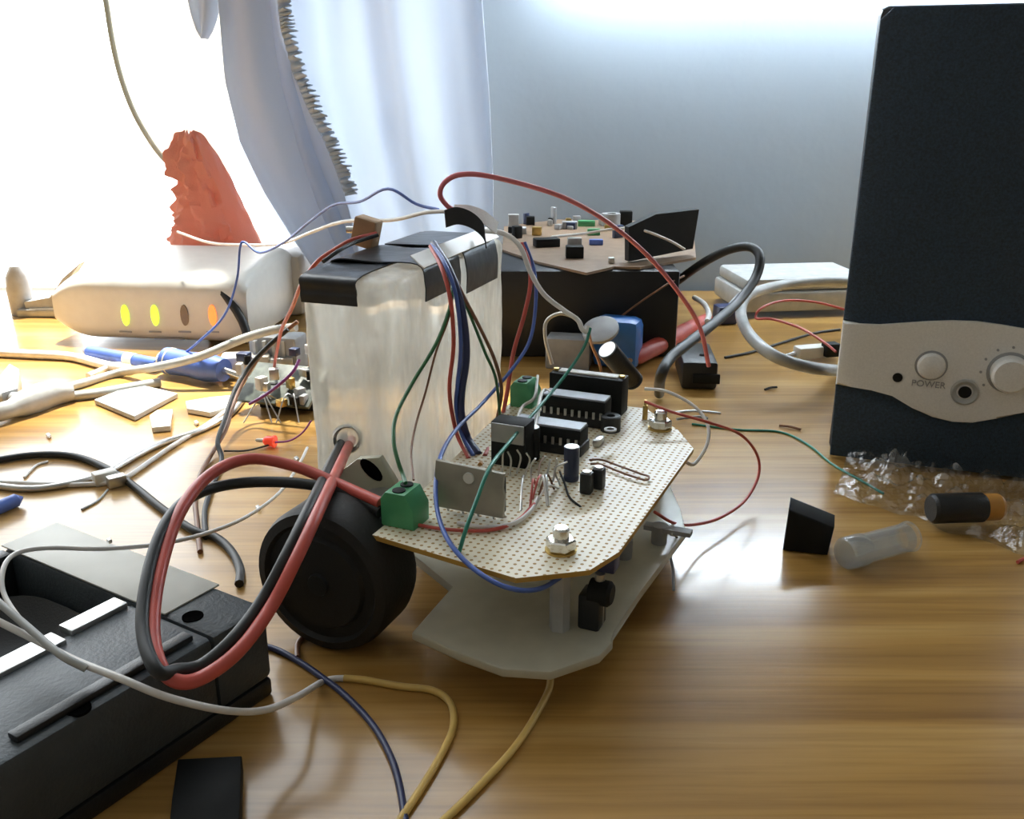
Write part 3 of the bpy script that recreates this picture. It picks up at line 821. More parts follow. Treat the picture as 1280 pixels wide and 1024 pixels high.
# rolling ball unit and sensors under the board
cst = B().box(PP(745, 790) + Vector((-0.001, 0.004, 0.006)), (0.007, 0.008, 0.012), RR, bev=0.001).build('caster_block', black_plastic, rob)
B().lathe(PP(748, 782) + Vector((0, 0, 0.0)), (0, 0, 1), [(0, 0.0016), (0.018, 0.0016)], 10).build('screw', tin, cst)
B().lathe(PP(738, 790) + Vector((0, 0.004, 0.012)), Wv, [(0, 0.004), (0.006, 0.004), (0.007, 0.003)], 16).build('sensor_eye', matte_black, cst)
B().box(BP(748, 700, -0.006), (0.012, 0.006, 0.005), RR, bev=0.0006).build('wire_plug', navy_pvc, rob)
bx_ = G(835, 662, 0.022)
sb = B().box(bx_, (0.017, 0.004, 0.0016), RR).build('sensor_bracket', grey_plastic, rob)
for px, py in ((824, 672), (780, 690)):
    q = G(px, py, 0.018)
    B().lathe(q, (0, 0, -1), [(-0.005, 0.0030), (0.004, 0.0028), (0.006, 0.0016), (0.0064, 0)], 16).build('infrared_sensor', grey_plastic, rob)
wire('sensor_lead', [G(838, 668, 0.022), G(846, 672, 0.016), G(838, 690, 0.010), G(841, 712, 0.004), G(842, 738, 0.0008)], 0.0005, grey_pvc, parent=rob)

# ---------------------------------------------------------------- taped plastic box
BZ0, BZ1 = ZP, 0.106
C0 = G(491, 354, BZ1)
psi = math.radians(20)
Rb = RZ(-psi)
bw, bd = 0.0400, 0.116
bxd, byd = Rb @ Vector((1, 0, 0)), Rb @ Vector((0, 1, 0))
cen = C0 - bxd * (bw / 2) + byd * (bd / 2)
box_t = thing('plastic_box', (cen.x, cen.y, BZ0), 'clear plastic wrapped box with black tape on top, standing behind the wheel', 'container')
def rrect(u, w_, d_, r):
    # point on rounded rectangle, u 0..1
    per = []
    for cx, cy, a0 in ((w_ / 2 - r, d_ / 2 - r, 0), (-w_ / 2 + r, d_ / 2 - r, 90), (-w_ / 2 + r, -d_ / 2 + r, 180), (w_ / 2 - r, -d_ / 2 + r, 270)):
        for k in range(6):
            a = math.radians(a0 + k * 18); per.append(Vector((cx + r * math.cos(a), cy + r * math.sin(a), 0)))
    # resample by length
    ls = [0.0]
    for a, b2 in zip(per, per[1:] + per[:1]): ls.append(ls[-1] + (b2 - a).length)
    t = (u % 1.0) * ls[-1]
    for i in range(len(per)):
        if t <= ls[i + 1]:
            k = (t - ls[i]) / max(1e-9, ls[i + 1] - ls[i]); return per[i].lerp(per[(i + 1) % len(per)], k)
    return per[0]
def box_f(u, v):
    h = BZ1 - BZ0
    if v < 0.86: z = v / 0.86 * (h - 0.005); k = 1.0; r = 0.006
    else:
        a = (v - 0.86) / 0.14 * math.pi / 2
        z = h - 0.005 + 0.005 * math.sin(a); k = 1 - 0.10 * (1 - math.cos(a)); r = 0.006
    p = rrect(u, bw * k * (0.94 + 0.06 * v), bd * k, r)
    n = p.normalized()
    dsp = 0.0011 * noise.noise(Vector((u * 34, v * 3, 0))) + 0.0006 * noise.noise(Vector((u * 80, v * 12, 3)))
    if v < 0.02 or v > 0.97: dsp = 0
    p = p + n * dsp
    return cen.xy.to_3d() + Rb @ Vector((p.x, p.y, 0)) + Vector((0, 0, BZ0 + z))
b = B().grid(box_f, 128, 34, closed_u=True)
bmesh.ops.holes_fill(b.bm, edges=[e for e in b.bm.edges if e.is_boundary])
b.build('body', milky, box_t, smooth=50)
def bl(a, d, z): return cen.xy.to_3d() + Rb @ Vector((a, d, 0)) + Vector((0, 0, BZ0 + z))
hz = BZ1 - BZ0
def strip(pts, width_dir, width, m, name='tape_strip'):
    pts = catmull(pts, 5)
    wd = Vector(width_dir).normalized() * width / 2
    bb = B()
    n = len(pts) - 1
    def f(u, v):
        k = v * n; i = min(int(k), n - 1); p = pts[i].lerp(pts[i + 1], k - i)
        return p + wd * (2 * u - 1)
    bb.grid(f, 4, n * 2).thick(0.0005)
    return bb.build(name, m, box_t, smooth=70)
g_ = 0.0012
# strip A: over the left end of the top, both flaps hanging down
strip([bl(-0.006, -bd / 2 - g_, hz - 0.0095), bl(-0.006, -bd / 2 - g_, hz - 0.005), bl(-0.006, -bd / 2 + 0.004, hz + g_), bl(-0.005, 0.0, hz + g_), bl(-0.004, bd / 2 - 0.004, hz + g_), bl(-0.004, bd / 2 + g_, hz - 0.012)], bxd, 0.0235, tape_black)
# strip B: across the top, hanging over the right long side
strip([bl(-bw / 2 - g_, -0.020, hz - 0.010), bl(-bw / 2 + 0.003, -0.020, hz + 2 * g_), bl(0, -0.018, hz + 2.2 * g_), bl(bw / 2 - 0.002, -0.016, hz + 2 * g_), bl(bw / 2 + g_, -0.016, hz - 0.005), bl(bw / 2 + g_, -0.016, hz - 0.012)], byd, 0.034, tape_black)
strip([bl(-bw / 2 + 0.004, 0.024, hz + 2 * g_), bl(0, 0.024, hz + 2.4 * g_), bl(bw / 2 - 0.003, 0.026, hz + 2 * g_), bl(bw / 2 + g_, 0.026, hz - 0.006), bl(bw / 2 + g_, 0.026, hz - 0.017)], byd, 0.036, tape_black)
# shiny peeled end standing up
strip([A(556, 274, 0.400), A(572, 270, 0.402), A(590, 276, 0.404), A(603, 288, 0.405), A(606, 300, 0.405)], (-0.1, 0.3, 0.9), 0.0072, tape_black)
strip([A(566, 264, 0.408), A(585, 265, 0.409), A(604, 272, 0.410), A(621, 286, 0.410)], (0.1, 0.7, 0.4), 0.008, silver_plastic, 'peeled_tape')
# white strip gives the clear tape its painted highlight along the edge
strip([bl(bw / 2 - 0.001, -0.036, hz + 3 * g_), bl(bw / 2, 0.0, hz + 3.4 * g_), bl(bw / 2 - 0.001, 0.044, hz + 3 * g_)], bxd + Vector((0, 0, -0.8)), 0.007, white_plastic, 'tape_highlight')
# brown plug on the left end
pg2 = A(458, 284, 0.40)
B().box(pg2 + Vector((0, 0, -0.002)), (0.010, 0.008, 0.012), RZ(-0.3) @ Matrix.Rotation(0.25, 3, 'Y'), bev=0.001).build('brown_plug', tan_card, box_t)
B().lathe(A(433, 287, 0.40), (1, 0, 0), [(0, 0.0014), (0.006, 0.0014)], 12).build('plug_pin', steel, box_t)

# ================================================================== WIRES ON THE ROBOT (parts of the robot)
def rw(pts, r, m): return wire('wire', pts, r, m, parent=rob)
top_out = A(545, 312, 0.36)
# bundle from the box top to the board
rw([A(540, 306, 0.365), A(556, 330, 0.345), A(570, 370, 0.338), A(576, 430, 0.336), A(572, 480, 0.338), A(570, 510, 0.34), A(578, 545, 0.342), BP(592, 570)], 0.0008, blue_pvc)
rw([A(538, 308, 0.364), A(552, 335, 0.344), A(563, 375, 0.336), A(567, 430, 0.334), A(562, 480, 0.337), A(564, 510, 0.34), A(572, 545, 0.342), BP(586, 573)], 0.0008, red_pvc)
rw([A(542, 305, 0.366), A(560, 335, 0.347), A(576, 380, 0.340), A(583, 440, 0.338), A(577, 490, 0.34), A(577, 520, 0.341), A(585, 548, 0.343), BP(598, 568)], 0.0015, navy_pvc)
rw([A(544, 305, 0.366), A(562, 335, 0.35), A(582, 375, 0.343), A(605, 420, 0.345), A(620, 455, 0.35), A(627, 490, 0.355), BP(620, 530)], 0.0007, brown_pvc)
rw([A(546, 306, 0.366), A(566, 345, 0.35), A(586, 390, 0.343), A(606, 440, 0.345), A(620, 475, 0.352), BP(626, 532)], 0.0006, green_pvc)
rw([A(566, 355, 0.345), A(562, 385, 0.336), A(545, 430, 0.326), A(515, 480, 0.315), A(495, 520, 0.30), A(492, 550, 0.29), A(497, 575, 0.284), A(503, 592, 0.281), A(507, 604, 0.276)], 0.0007, green_pvc)
rw([A(568, 360, 0.345), A(560, 400, 0.338), A(545, 440, 0.33), A(532, 490, 0.325), A(520, 530, 0.312), A(514, 565, 0.295), A(517, 600, 0.278)], 0.0004, brown_pvc)
# white, red and blue from the right end
rw([A(600, 288, 0.415), A(630, 292, 0.41), A(650, 308, 0.405), A(663, 340, 0.40), A(680, 368, 0.395), A(705, 388, 0.392), A(722, 400, 0.39), A(728, 412, 0.388), A(734, 414, 0.388), A(735, 408, 0.389)], 0.0011, white_pvc)
rw([A(652, 304, 0.41), A(660, 325, 0.405), A(663, 355, 0.40), A(655, 395, 0.395), A(642, 440, 0.39), A(634, 490, 0.385), A(625, 530, 0.375), BP(606, 570)], 0.0009, red_pvc)
rw([A(656, 303, 0.41), A(667, 335, 0.405), A(670, 370, 0.40), A(664, 420, 0.39), A(645, 455, 0.378), A(605, 502, 0.355), A(572, 535, 0.325), A(553, 565, 0.30), A(545, 600, 0.282), A(547, 640, 0.268), A(560, 675, 0.255), A(585, 705, 0.246), A(618, 728, 0.239), A(650, 738, 0.238), A(678, 735, 0.243), A(700, 722, 0.25)], 0.00075, blue_pvc)
rw([A(738, 410, 0.388), A(731, 432, 0.385), A(715, 458, 0.38), A(690, 490, 0.365), A(660, 525, 0.335), A(635, 555, 0.305), A(612, 585, 0.276), A(596, 625, 0.264), A(583, 660, 0.256), BP(574, 690)], 0.00065, teal_pvc)
rw([A(735, 412, 0.388), A(740, 432, 0.392), A(748, 450, 0.395), A(752, 466, 0.395)], 0.0006, copper)
rw([BP(640, 540), A(634, 555, 0.352), A(622, 572, 0.345), BP(610, 590)], 0.0012, pink_pvc)
rw([A(620, 530, 0.36), A(615, 548, 0.352), A(608, 566, 0.346), BP(600, 582)], 0.001, orange_m)

# ================================================================== LONG LOOSE WIRES
wire('power_wire', [(576, 268, 0.404), (560, 258, 0.404), (550, 243, 0.402), (557, 227, 0.40), (578, 218, 0.40), (620, 222, 0.405), (700, 245, 0.415), (760, 278, 0.43), (810, 320, 0.445), (850, 368, 0.46), (875, 410, 0.47), (886, 458, 0.475)], 0.0011, pink_pvc, 'long pinkish red wire arching from the taped box to the black connector')
wire('signal_wire', [(806, 502, 0.365), (840, 515, 0.36), (885, 528, 0.36), (925, 543, 0.375), (946, 568, 0.385), (948, 595, 0.385), (932, 625, 0.372), (905, 645, 0.357), (875, 655, 0.345), (845, 655, 0.33), (818, 640, 0.325)], 0.0006, red_pvc, 'thin red wire looping over the desk right of the robot')
wire('signal_wire', [(806, 486, 0.385), (835, 490, 0.38), (868, 508, 0.375), (884, 530, 0.368), (884, 555, 0.36), (868, 580, 0.352), (855, 576, 0.345)], 0.0007, white_pvc, 'short white wire curling over the right board corner')
wire('signal_wire', [(865, 530), (920, 537), (975, 540), (1010, 556), (1040, 580), (1075, 600), (1104, 617)], 0.0006, teal_pvc, 'thin teal wire running across the desk to the cellophane')
wire('component_lead', [(842, 516, 0.38), (868, 514, 0.385), (900, 517, 0.39)], 0.0006, tin, 'upper bare metal lead behind the right board corner', 'lead')
wire('component_lead', [(846, 524, 0.378), (872, 521, 0.382), (884, 523, 0.384)], 0.0006, grey_pvc, 'lower grey lead behind the right board corner', 'lead')
# blue and white wires to the left of the box top
wire('signal_wire', [(548, 262, 0.42), (520, 255, 0.43), (485, 236, 0.44), (450, 252, 0.46), (418, 256, 0.48), (390, 275, 0.50), (355, 303, 0.53), (325, 316, 0.55), (306, 303, 0.56), (300, 310, 0.56), (296, 350, 0.56), (280, 395, 0.56), (245, 430, 0.56), (212, 455)], 0.0007, blue_pvc, 'thin blue wire hanging from the box top to the blue screwdriver')
wire('signal_wire', [(560, 264, 0.41), (530, 266, 0.42), (490, 275, 0.44), (430, 277, 0.47), (390, 290, 0.51), (350, 305, 0.56), (300, 306, 0.60), (260, 303, 0.63), (222, 290, 0.66)], 0.0009, white_pvc, 'thin white wire strung from box top to the red bag')
wire('battery_wire', [(470, 292, 0.395), (440, 300, 0.385), (418, 312, 0.388), (396, 328, 0.392), (377, 355, 0.402), (365, 385, 0.43), (352, 412, 0.47), (346, 440, 0.50), (343, 458, 0.52)], 0.0009, red_pvc, 'red wire dropping over the left side of the taped box')
wire('battery_wire', [(472, 294, 0.392), (444, 303, 0.383), (424, 313, 0.372), (404, 327, 0.364)], 0.0008, black_pvc, 'short black wire beside the brown plug on the box')
# thick red and black power cable loop
tw = thing('power_cable', G(235, 850), 'thick red and black cable looping from the box hole to the green terminal', 'cable')
red_p = [(439, 550, 0.358), (425, 581, 0.312), (400, 635, 0.262), (372, 695, 0.241), (340, 757, 0.230), (300, 812, 0.216), (255, 846, 0.208), (222, 852, 0.204), (199, 830, 0.206), (191, 780, 0.218), (201, 710, 0.236), (225, 640, 0.257), (262, 594, 0.277), (310, 574, 0.292), (365, 582, 0.294), (420, 604, 0.288), (476, 629, 0.276)]
blk_p = [(430, 547, 0.360), (414, 579, 0.314), (388, 632, 0.264), (360, 690, 0.243), (328, 750, 0.232), (290, 800, 0.219), (252, 832, 0.212), (222, 838, 0.207), (196, 838, 0.202), (178, 785, 0.215), (187, 710, 0.234), (210, 650, 0.253), (245, 618, 0.272), (300, 604, 0.286), (370, 604, 0.288), (430, 616, 0.285), (476, 640, 0.275)]
wire('red_strand', red_p, 0.0019, red_pvc, parent=tw, n=12)
wire('black_strand', blk_p, 0.0018, black_pvc, parent=tw, n=12)
tagc = B().lathe(A(434, 549, 0.3465), A(434, 549, 0.352) - A(424, 572, 0.32), [(-0.002, 0.0052), (0.001, 0.0060), (0.002, 0.0050), (0.001, 0.0042)], 20, caps=False).build('clear_tape_collar', white_plastic, box_t)

# ================================================================== BLACK TRAY
q0 = Vector((-0.0765, 0.2490, 0))
pa = (G(285, 715, .03) - G(60, 632, .03)).normalized(); pa.z = 0; pa.normalize()
qa = Vector((pa.y, -pa.x, 0)) 
if qa.y > 0: qa = -qa
def TP(p, q, z): return q0 + pa * p + qa * q + Vector((0, 0, z))
tray = thing('black_tray', TP(-0.045, 0.08, 0), 'black plastic case with open recess and grey tape along its far rim', 'case')
TZ, TW, TL = 0.030, 0.094, 0.155
def tbox(name, p0, p1, qq0, qq1, z0, z1, m, bev=0.0012, parent=None):
    c = TP((p0 + p1) / 2, (qq0 + qq1) / 2, (z0 + z1) / 2)
    R = Matrix((pa, qa, Vector((0, 0, 1)))).transposed()
    return B().box(c, (abs(p1 - p0), abs(qq1 - qq0), z1 - z0), R, bev=bev).build(name, m, parent or tray)
tray_m = mat('tray_plastic', (0.055, 0.068, 0.078), 0.5, bump=0.15, bscale=900)
tbox('bottom', -TW, 0.006, 0.0005, TL, 0, 0.006, black_plastic)
tbox('far_wall', -TW, 0.006, 0, 0.020, 0.006, TZ, tray_m, 0.002)
rbar = tbox('side_wall', -0.030, 0.006, 0.020, TL, 0.006, TZ, tray_m, 0.002)
tbox('left_wall', -TW, -TW + 0.006, 0.02, TL, 0.006, TZ, black_plastic)
# inner rounded black cup
def cup_f(u, v):
    a = u * 2 * math.pi
    r = 0.3 + 0.7 * v
    e = 0.6
    cx = math.copysign(abs(math.cos(a)) ** e, math.cos(a)); cy = math.copysign(abs(math.sin(a)) ** e, math.sin(a))
    return TP(-0.059 + 0.028 * r * cx, 0.066 + 0.044 * r * cy, 0.008 + 0.012 * v ** 3)
B().grid(cup_f, 40, 8, closed_u=True).thick(0.0008).build('recess_liner', black_plastic, tray, smooth=50)
# silver strip pieces along the inner edge
tbox('metal_strip', -0.0335, -0.0275, 0.022, 0.040, TZ - 0.001, TZ + 0.0015, tin, 0.0003)
tbox('metal_strip', -0.0325, -0.0255, 0.043, 0.064, TZ - 0.001, TZ + 0.0012, tin, 0.0003)
tbox('metal_strip', -0.0345, -0.0285, 0.066, 0.110, TZ - 0.001, TZ + 0.0015, tin, 0.0003)
tbox('metal_strip', -0.0275, -0.0250, 0.066, 0.080, TZ - 0.001, TZ + 0.0010, tin, 0.0003)
tbox('grey_tape', -TW - 0.001, -0.0145, -0.0006, 0.0195, TZ, TZ + 0.0006, tape_grey, 0.0002)
tbox('ridge', -0.001, 0.003, 0.024, 0.075, TZ, TZ + 0.002, black_plastic, 0.0006)
for hx, hy in ((241, 771), (98, 886)):
    B().lathe(G(hx, hy, TZ), (0, 0, 1), [(-0.0005, 0.0030), (0.0003, 0.0030), (0.0002, 0.0024), (0.0001, 0)], 24).build('screw_hole', dark_hole, rbar)
# black block at the bottom edge
pts = [G(x, y, 0.006) for x, y in ((222, 948), (302, 944), (300, 1000), (298, 1060), (208, 1060), (215, 1000))]
tag(B().prism([Vector((p.x, p.y, 0.0003)) for p in pts], (0, 0, 0.0057), bev=0.0006).build('black_pad', matte_black), 'flat black rectangular pad lying in front of the black case', 'pad')

# ================================================================== FOREGROUND WIRES
wire('yellow_wire', [(490, 1040), (530, 980), (556, 935), (567, 905), (562, 878), (540, 863), (500, 858), (455, 850), (430, 848)], 0.0011, yellow_pvc, 'yellow wire curling forward on the desk from the end of the white wire')
wire('white_wire', [(433, 848), (415, 849), (400, 854), (370, 872, 0.225), (330, 888, 0.214), (280, 888, 0.204), (210, 872, 0.199), (150, 848, 0.20), (95, 826, 0.206), (40, 798, 0.212), (-20, 768, 0.216)], 0.0010, white_pvc, 'pale white wire crossing the black case and dipping beside its end')
wire('yellow_wire', [(545, 1035), (590, 992), (632, 948), (655, 918), (672, 890), (686, 862), (688, 842), (686, 825)], 0.0011, yellow_pvc, 'yellow wire running forward from under the robot plate')
wire('navy_wire', [(318, 806), (345, 812), (375, 828), (400, 845), (430, 868), (465, 905), (488, 945), (500, 985), (508, 1040)], 0.0010, navy_pvc, 'dark blue wire snaking past the wheel to the front edge')
wire('brown_wire', [(372, 822), (372, 806), (380, 796), (392, 792), (405, 796)], 0.0009, brown_pvc, 'tiny brown wire loop beside the black wheel')
wire('grey_wire', [(-15, 742, 0.222), (30, 780, 0.213), (75, 818, 0.204), (108, 836, 0.203)], 0.0010, grey_pvc, 'grey wire lying across the open recess of the case')
wire('thin_wire', [(100, 832, 0.206), (40, 790, 0.216), (6, 745, 0.228), (4, 712, 0.236), (20, 692, 0.244), (60, 685, 0.25), (130, 686, 0.256), (200, 680, 0.27), (260, 666, 0.29), (310, 645, 0.32), (350, 615, 0.355), (374, 580, 0.40), (384, 560, 0.42)], 0.0007, white_pvc, 'thin white wire curving over the grey tape towards the taped box')
wire('black_cable', [(-20, 578), (40, 569), (90, 570), (130, 584), (165, 606), (200, 634), (240, 662), (270, 672), (290, 690), (300, 712), (299, 730)], 0.0017, black_pvc, 'dark cable curving from the left edge past the black case', 'cable')
wire('twisted_cable', [(-20, 606), (40, 611), (90, 604), (130, 592), (170, 570), (205, 553), (245, 540), (285, 520), (305, 498)], 0.0016, tin, 'shiny silver wire bundle bright with light left of the box', 'cable')
wire('twisted_cable', [(-20, 602), (45, 605), (100, 606), (150, 600), (190, 575), (215, 558), (260, 530), (290, 508)], 0.0012, white_pvc, 'white wire twisted along the shiny silver bundle', 'cable')
wire('twisted_pair', [(372, 402, 0.50), (350, 420, 0.50), (325, 445, 0.50), (305, 475, 0.49), (292, 505, 0.475), (283, 535, 0.455), (268, 562, 0.44), (252, 590), (244, 618), (246, 650), (250, 690)], 0.0011, brown_pvc, 'reddish brown wire running down from the box past the lit desk patch')
wire('twisted_pair', [(360, 412, 0.49), (336, 432, 0.49), (311, 459, 0.49), (293, 489, 0.475), (281, 524, 0.455), (272, 552, 0.44), (277, 572, 0.43), (272, 592), (264, 612), (256, 638), (257, 672)], 0.0012, black_pvc, 'black wire running beside the reddish brown one left of the box')
wire('grey_cable', [(370, 409, 0.55), (340, 413, 0.555), (300, 425, 0.555), (250, 446, 0.55), (200, 458, 0.55), (150, 466), (100, 480), (75, 487)], 0.0026, grey_pvc, 'thick pale grey cable sweeping from the grey splitter to the box', 'cable')
wire('grey_cable', [(200, 478), (160, 485), (120, 492), (75, 497)], 0.0028, grey_pvc, 'short thick grey cable branch below the pale one', 'cable')
# grey splitter body
sp = thing('cable_splitter', G(55, 505), 'grey moulded cable splitter at the left edge', 'splitter')
B().tube(path([(90, 490, '0.005'), (60, 494, '0.006'), (30, 505, '0.006'), (5, 514, '0.006'), (-40, 525, '0.006')], 0.005), lambda t: 0.0050 + 0.003 * math.sin(math.pi * min(1, t * 1.5)), 14).build('body', light_grey, sp, smooth=60)
B().tube(path([(30, 500, '0.006'), (0, 496, '0.005'), (-40, 496, '0.004')], 0.004), 0.0036, 12).build('branch', grey_plastic, sp, smooth=60)

# ================================================================== LEFT CLUTTER
def slab(name, quad, h, m, label, cat, z=0.0):
    pts = [G(x, y, z + h) for x, y in quad]
    return tag(B().prism([Vector((p.x, p.y, z + 0.0003)) for p in pts], (0, 0, h), bev=min(0.0004, h * 0.2)).build(name, m), label, cat)
card = slab('grey_bracket', [(118, 500), (170, 480), (222, 492), (168, 521)], 0.0028, light_grey, 'grey slotted bracket lying below the grey cable', 'bracket')
slab('white_chip', [(187, 520), (196, 513), (216, 512), (213, 533), (190, 535)], 0.003, white_plastic, 'small white square piece right of the grey bracket', 'scrap')
slab('white_strip', [(232, 502), (262, 497), (294, 494), (290, 508), (262, 516), (234, 511)], 0.003, white_plastic, 'white plastic strip lying between bracket and box', 'scrap')
wire('small_tie', [(110, 470), (140, 458), (158, 455)], 0.002, white_pvc, 'white tie piece lying above the pale grey cable', 'cable tie')
wire('white_cable', [(-20, 440), (40, 443), (90, 446), (130, 456), (165, 462)], 0.003, white_pvc, 'bright white cable at the left edge below the modem', 'cable')
pen = thing('blue_pen', G(145, 450), 'blue pen lying in front of the modem', 'pen')
a, e = G(112, 440, 0.005), G(198, 456, 0.005)
B().cyl(a, e, 0.0042, n=16).build('barrel', blue_pvc, pen)
B().cyl(a, a + (a - e).normalized() * 0.006, 0.0036, 0.0008, n=16).build('tip', navy_pvc, pen)
B().cyl(a.lerp(e, 0.55), a.lerp(e, 0.68), 0.0045, n=16).build('band', white_plastic, pen)
scd = thing('screwdriver', G(245, 472), 'blue handled screwdriver lying in front of the modem lights', 'screwdriver')
a, e = G(205, 450, 0.009), G(280, 463, 0.009)
ax = (e - a).normalized(); L = (e - a).length
B().lathe(a, ax, [(0, 0.0), (0, 0.005), (0.003, 0.0085), (L * 0.4, 0.0078), (L * 0.75, 0.0088), (L, 0.007), (L, 0)], 18).build('handle', blue_pvc, scd)
B().lathe(a - ax * 0.002, ax, [(0, 0), (0, 0.005), (0.006, 0.0075), (0.009, 0.0086), (0.010, 0.008)], 18).build('end_cap', white_plastic, scd)
B().cyl(e, e + ax * 0.035 - Vector((0, 0, 0.006)), 0.0022, n=12).build('shaft', steel, scd)
# grey serial plug
plug = thing('serial_plug', G(305, 470), 'cream data plug left of the taped box', 'plug')
p = G(305, 474)
B().box(p + Vector((0, 0.008, 0.007)), (0.030, 0.016, 0.014), RZ(0.15), bev=0.002).build('shell', cream_plastic, plug)
B().box(p + Vector((0.022, 0.010, 0.007)), (0.014, 0.012, 0.010), RZ(0.15), bev=0.001).build('collar', tin, plug)
# dark circuit module pile left of the box
mp_ = G(350, 520)
mod2 = thing('circuit_module', (mp_.x, mp_.y, 0), 'dark circuit module cluttered with parts beside the taped box', 'circuit board')
B().box(mp_ + Vector((0.0, 0.012, 0.014)), (0.045, 0.030, 0.0018), RZ(-0.3) @ Matrix.Rotation(0.5, 3, 'X'), bev=0.0002).build('board', pcb_green, mod2)
B().box(mp_ + Vector((0.004, 0.020, 0.0075)), (0.034, 0.02, 0.015), RZ(-0.2), bev=0.001).build('dark_block', matte_black, mod2)
for k in range(16):
    x, y = rnd.uniform(-0.024, 0.02), rnd.uniform(-0.012, 0.014)
    h = rnd.uniform(0.003, 0.008)
    zz = 0.006 + (y + 0.012) * 0.9
    mm = [tin, matte_black, grey_plastic, cream_plastic, brass, navy_can][k % 6]
    B().box(mp_ + Vector((x, y + 0.008, zz + h / 2)), (rnd.uniform(.003, .007), rnd.uniform(.003, .006), h), RZ(rnd.uniform(-1, 1)), bev=0.0004).build('component', mm, mod2)
for k in range(5):
    a = mp_ + Vector((rnd.uniform(-.02, .015), 0.0, 0.010))
    wire('component_lead', [a, a + Vector((rnd.uniform(-.006, .006), -0.006, 0.004)), a + Vector((rnd.uniform(-.015, .01), -0.014, -0.009))], 0.0004, tin, parent=mod2, n=6)
lo = thing('grey_connector', G(340, 455), 'grey ribbed connector behind the cluttered circuit module', 'connector')
p = G(345, 470)
B().box(p + Vector((0, 0.012, 0.012)), (0.032, 0.018, 0.024), RZ(-0.2), bev=0.002).build('shell', grey_plastic, lo)
for k in range(5):
    B().box(p + Vector((-0.012 + k * 0.006, 0.002 , 0.012)), (0.002, 0.003, 0.02), RZ(-0.2)).build('rib', light_grey, lo)
# little red lamp with its leads
led = thing('red_led', G(336, 553), 'small red led with two leads lying left of the box', 'led')
a = G(330, 551, 0.003); e = G(343, 552, 0.003)
ax = (e - a).normalized()
B().lathe(a, ax, [(-0.001, 0), (0, 0.0016), (0.0015, 0.0026), (0.005, 0.0026), (0.005, 0.0031), (0.006, 0.0031), (0.006, 0)], 16).build('lens', red_clear, led)
B().lathe(a, -ax, [(0.0, 0.0012), (0.004, 0.0009), (0.005, 0)], 10).build('tip', white_plastic, led)
wire('lead', [G(344, 553, 0.003), G(362, 551, 0.002), G(378, 541, 0.006), G(389, 526, 0.012)], 0.0005, purple_pvc, parent=led)
wire('lead', [G(344, 554, 0.002), G(310, 563, 0.001), G(280, 564, 0.001)], 0.0005, black_pvc, parent=led)
wire('purple_wire', [(312, 505, 0.46), (330, 495, 0.455), (350, 480, 0.45), (366, 465, 0.45), (374, 450, 0.455)], 0.0008, purple_pvc, 'short purple wire on top of the cluttered circuit module')
cw = thing('white_connector', G(138, 604), 'shiny white connector under the dark cable at left', 'connector')
p = G(132, 604)
B().box(p + Vector((0, 0, 0.003)), (0.010, 0.006, 0.006), RZ(0.7), bev=0.0006).build('shell', white_plastic, cw)
B().box(p + Vector((0.007, -0.004, 0.003)), (0.008, 0.005, 0.005), RZ(0.7), bev=0.0006).build('latch', tin, cw)
wire('thin_wire', [(135, 612), (122, 626), (102, 637)], 0.0005, grey_pvc, 'thin grey wire dropping from the white connector to the tape')
wire('thin_wire', [(30, 597), (45, 582), (60, 577)], 0.0006, white_pvc, 'short thin white wire between the dark cable and the silver bundle')
a, e = G(-15, 640, 0.003), G(28, 622, 0.003)
tag(B().lathe(a, e - a, [(0, 0.003), ((e - a).length * 0.8, 0.003), ((e - a).length, 0.0006)], 12).build('blue_marker', blue_pvc), 'blue pen tip poking in at the left edge', 'pen')
slab('grey_scrap', [(2, 492), (0, 470), (12, 455), (24, 462), (22, 486)], 0.01, grey_plastic, 'dark grey piece at the far left edge above the splitter', 'scrap')
for k, (x, y) in enumerate(((322, 633), (136, 674), (60, 543), (245, 527), (370, 572))):
    slab('solder_bit', [(x - 3, y), (x + 1, y - 2), (x + 4, y + 1), (x, y + 3)], 0.0015, tin, ['tiny metal bit between cables and wheel', 'tiny metal bit on the grey tape of the case', 'tiny metal bit on the lit desk at left', 'tiny metal bit below the white plastic strip', 'tiny metal bit at the foot of the taped box'][k], 'scrap', z=0.031 if k == 1 else 0.0)

# ================================================================== BLACK BOX BEHIND WITH A BOARD
KY = 0.615
kx0, kx1 = A(600, 440, KY).x, A(846, 420, KY).x
bk = tag(B().box(((kx0 + kx1) / 2, KY + 0.055, 0.029), (kx1 - kx0, 0.11, 0.058), bev=0.002).build('black_power_box', black_plastic), 'black box behind the robot carrying a second circuit board', 'box')
ZK = 0.060
KP = lambda x, y, dz=0: G(x, y, ZK + dz)
pbd = thing('circuit_board', KP(740, 310), 'tan circuit board with parts lying on the black box', 'circuit board')
outl = [KP(628, 312), KP(672, 327), KP(733, 341), KP(768, 333), KP(800, 334), KP(870, 322), KP(868, 300), KP(800, 276), KP(700, 274), KP(630, 283)]
B().prism([p - Vector((0, 0, 0.0016)) for p in outl], (0, 0, 0.0016)).build('board', pcb_tan, pbd, smooth=20)
def kb(name, px, py, s, m, yaw=0.0, bev=0.0006):
    c = KP(px, py) + Vector((0, 0, s[2] / 2))
    return B().box(c, s, RZ(yaw), bev=bev).build(name, m, pbd)
hs = B().prism([A(786, 327, 0.63), A(866, 311, 0.66), A(874, 262, 0.66), A(820, 268, 0.645), A(786, 284, 0.63)], Vector((-0.002, 0.006, 0))).build('heat_sink', matte_black, pbd)
kb('chip', 683, 308, (0.018, 0.010, 0.006), matte_black, 0.25)
kb('connector', 718, 322, (0.012, 0.009, 0.008), matte_black)
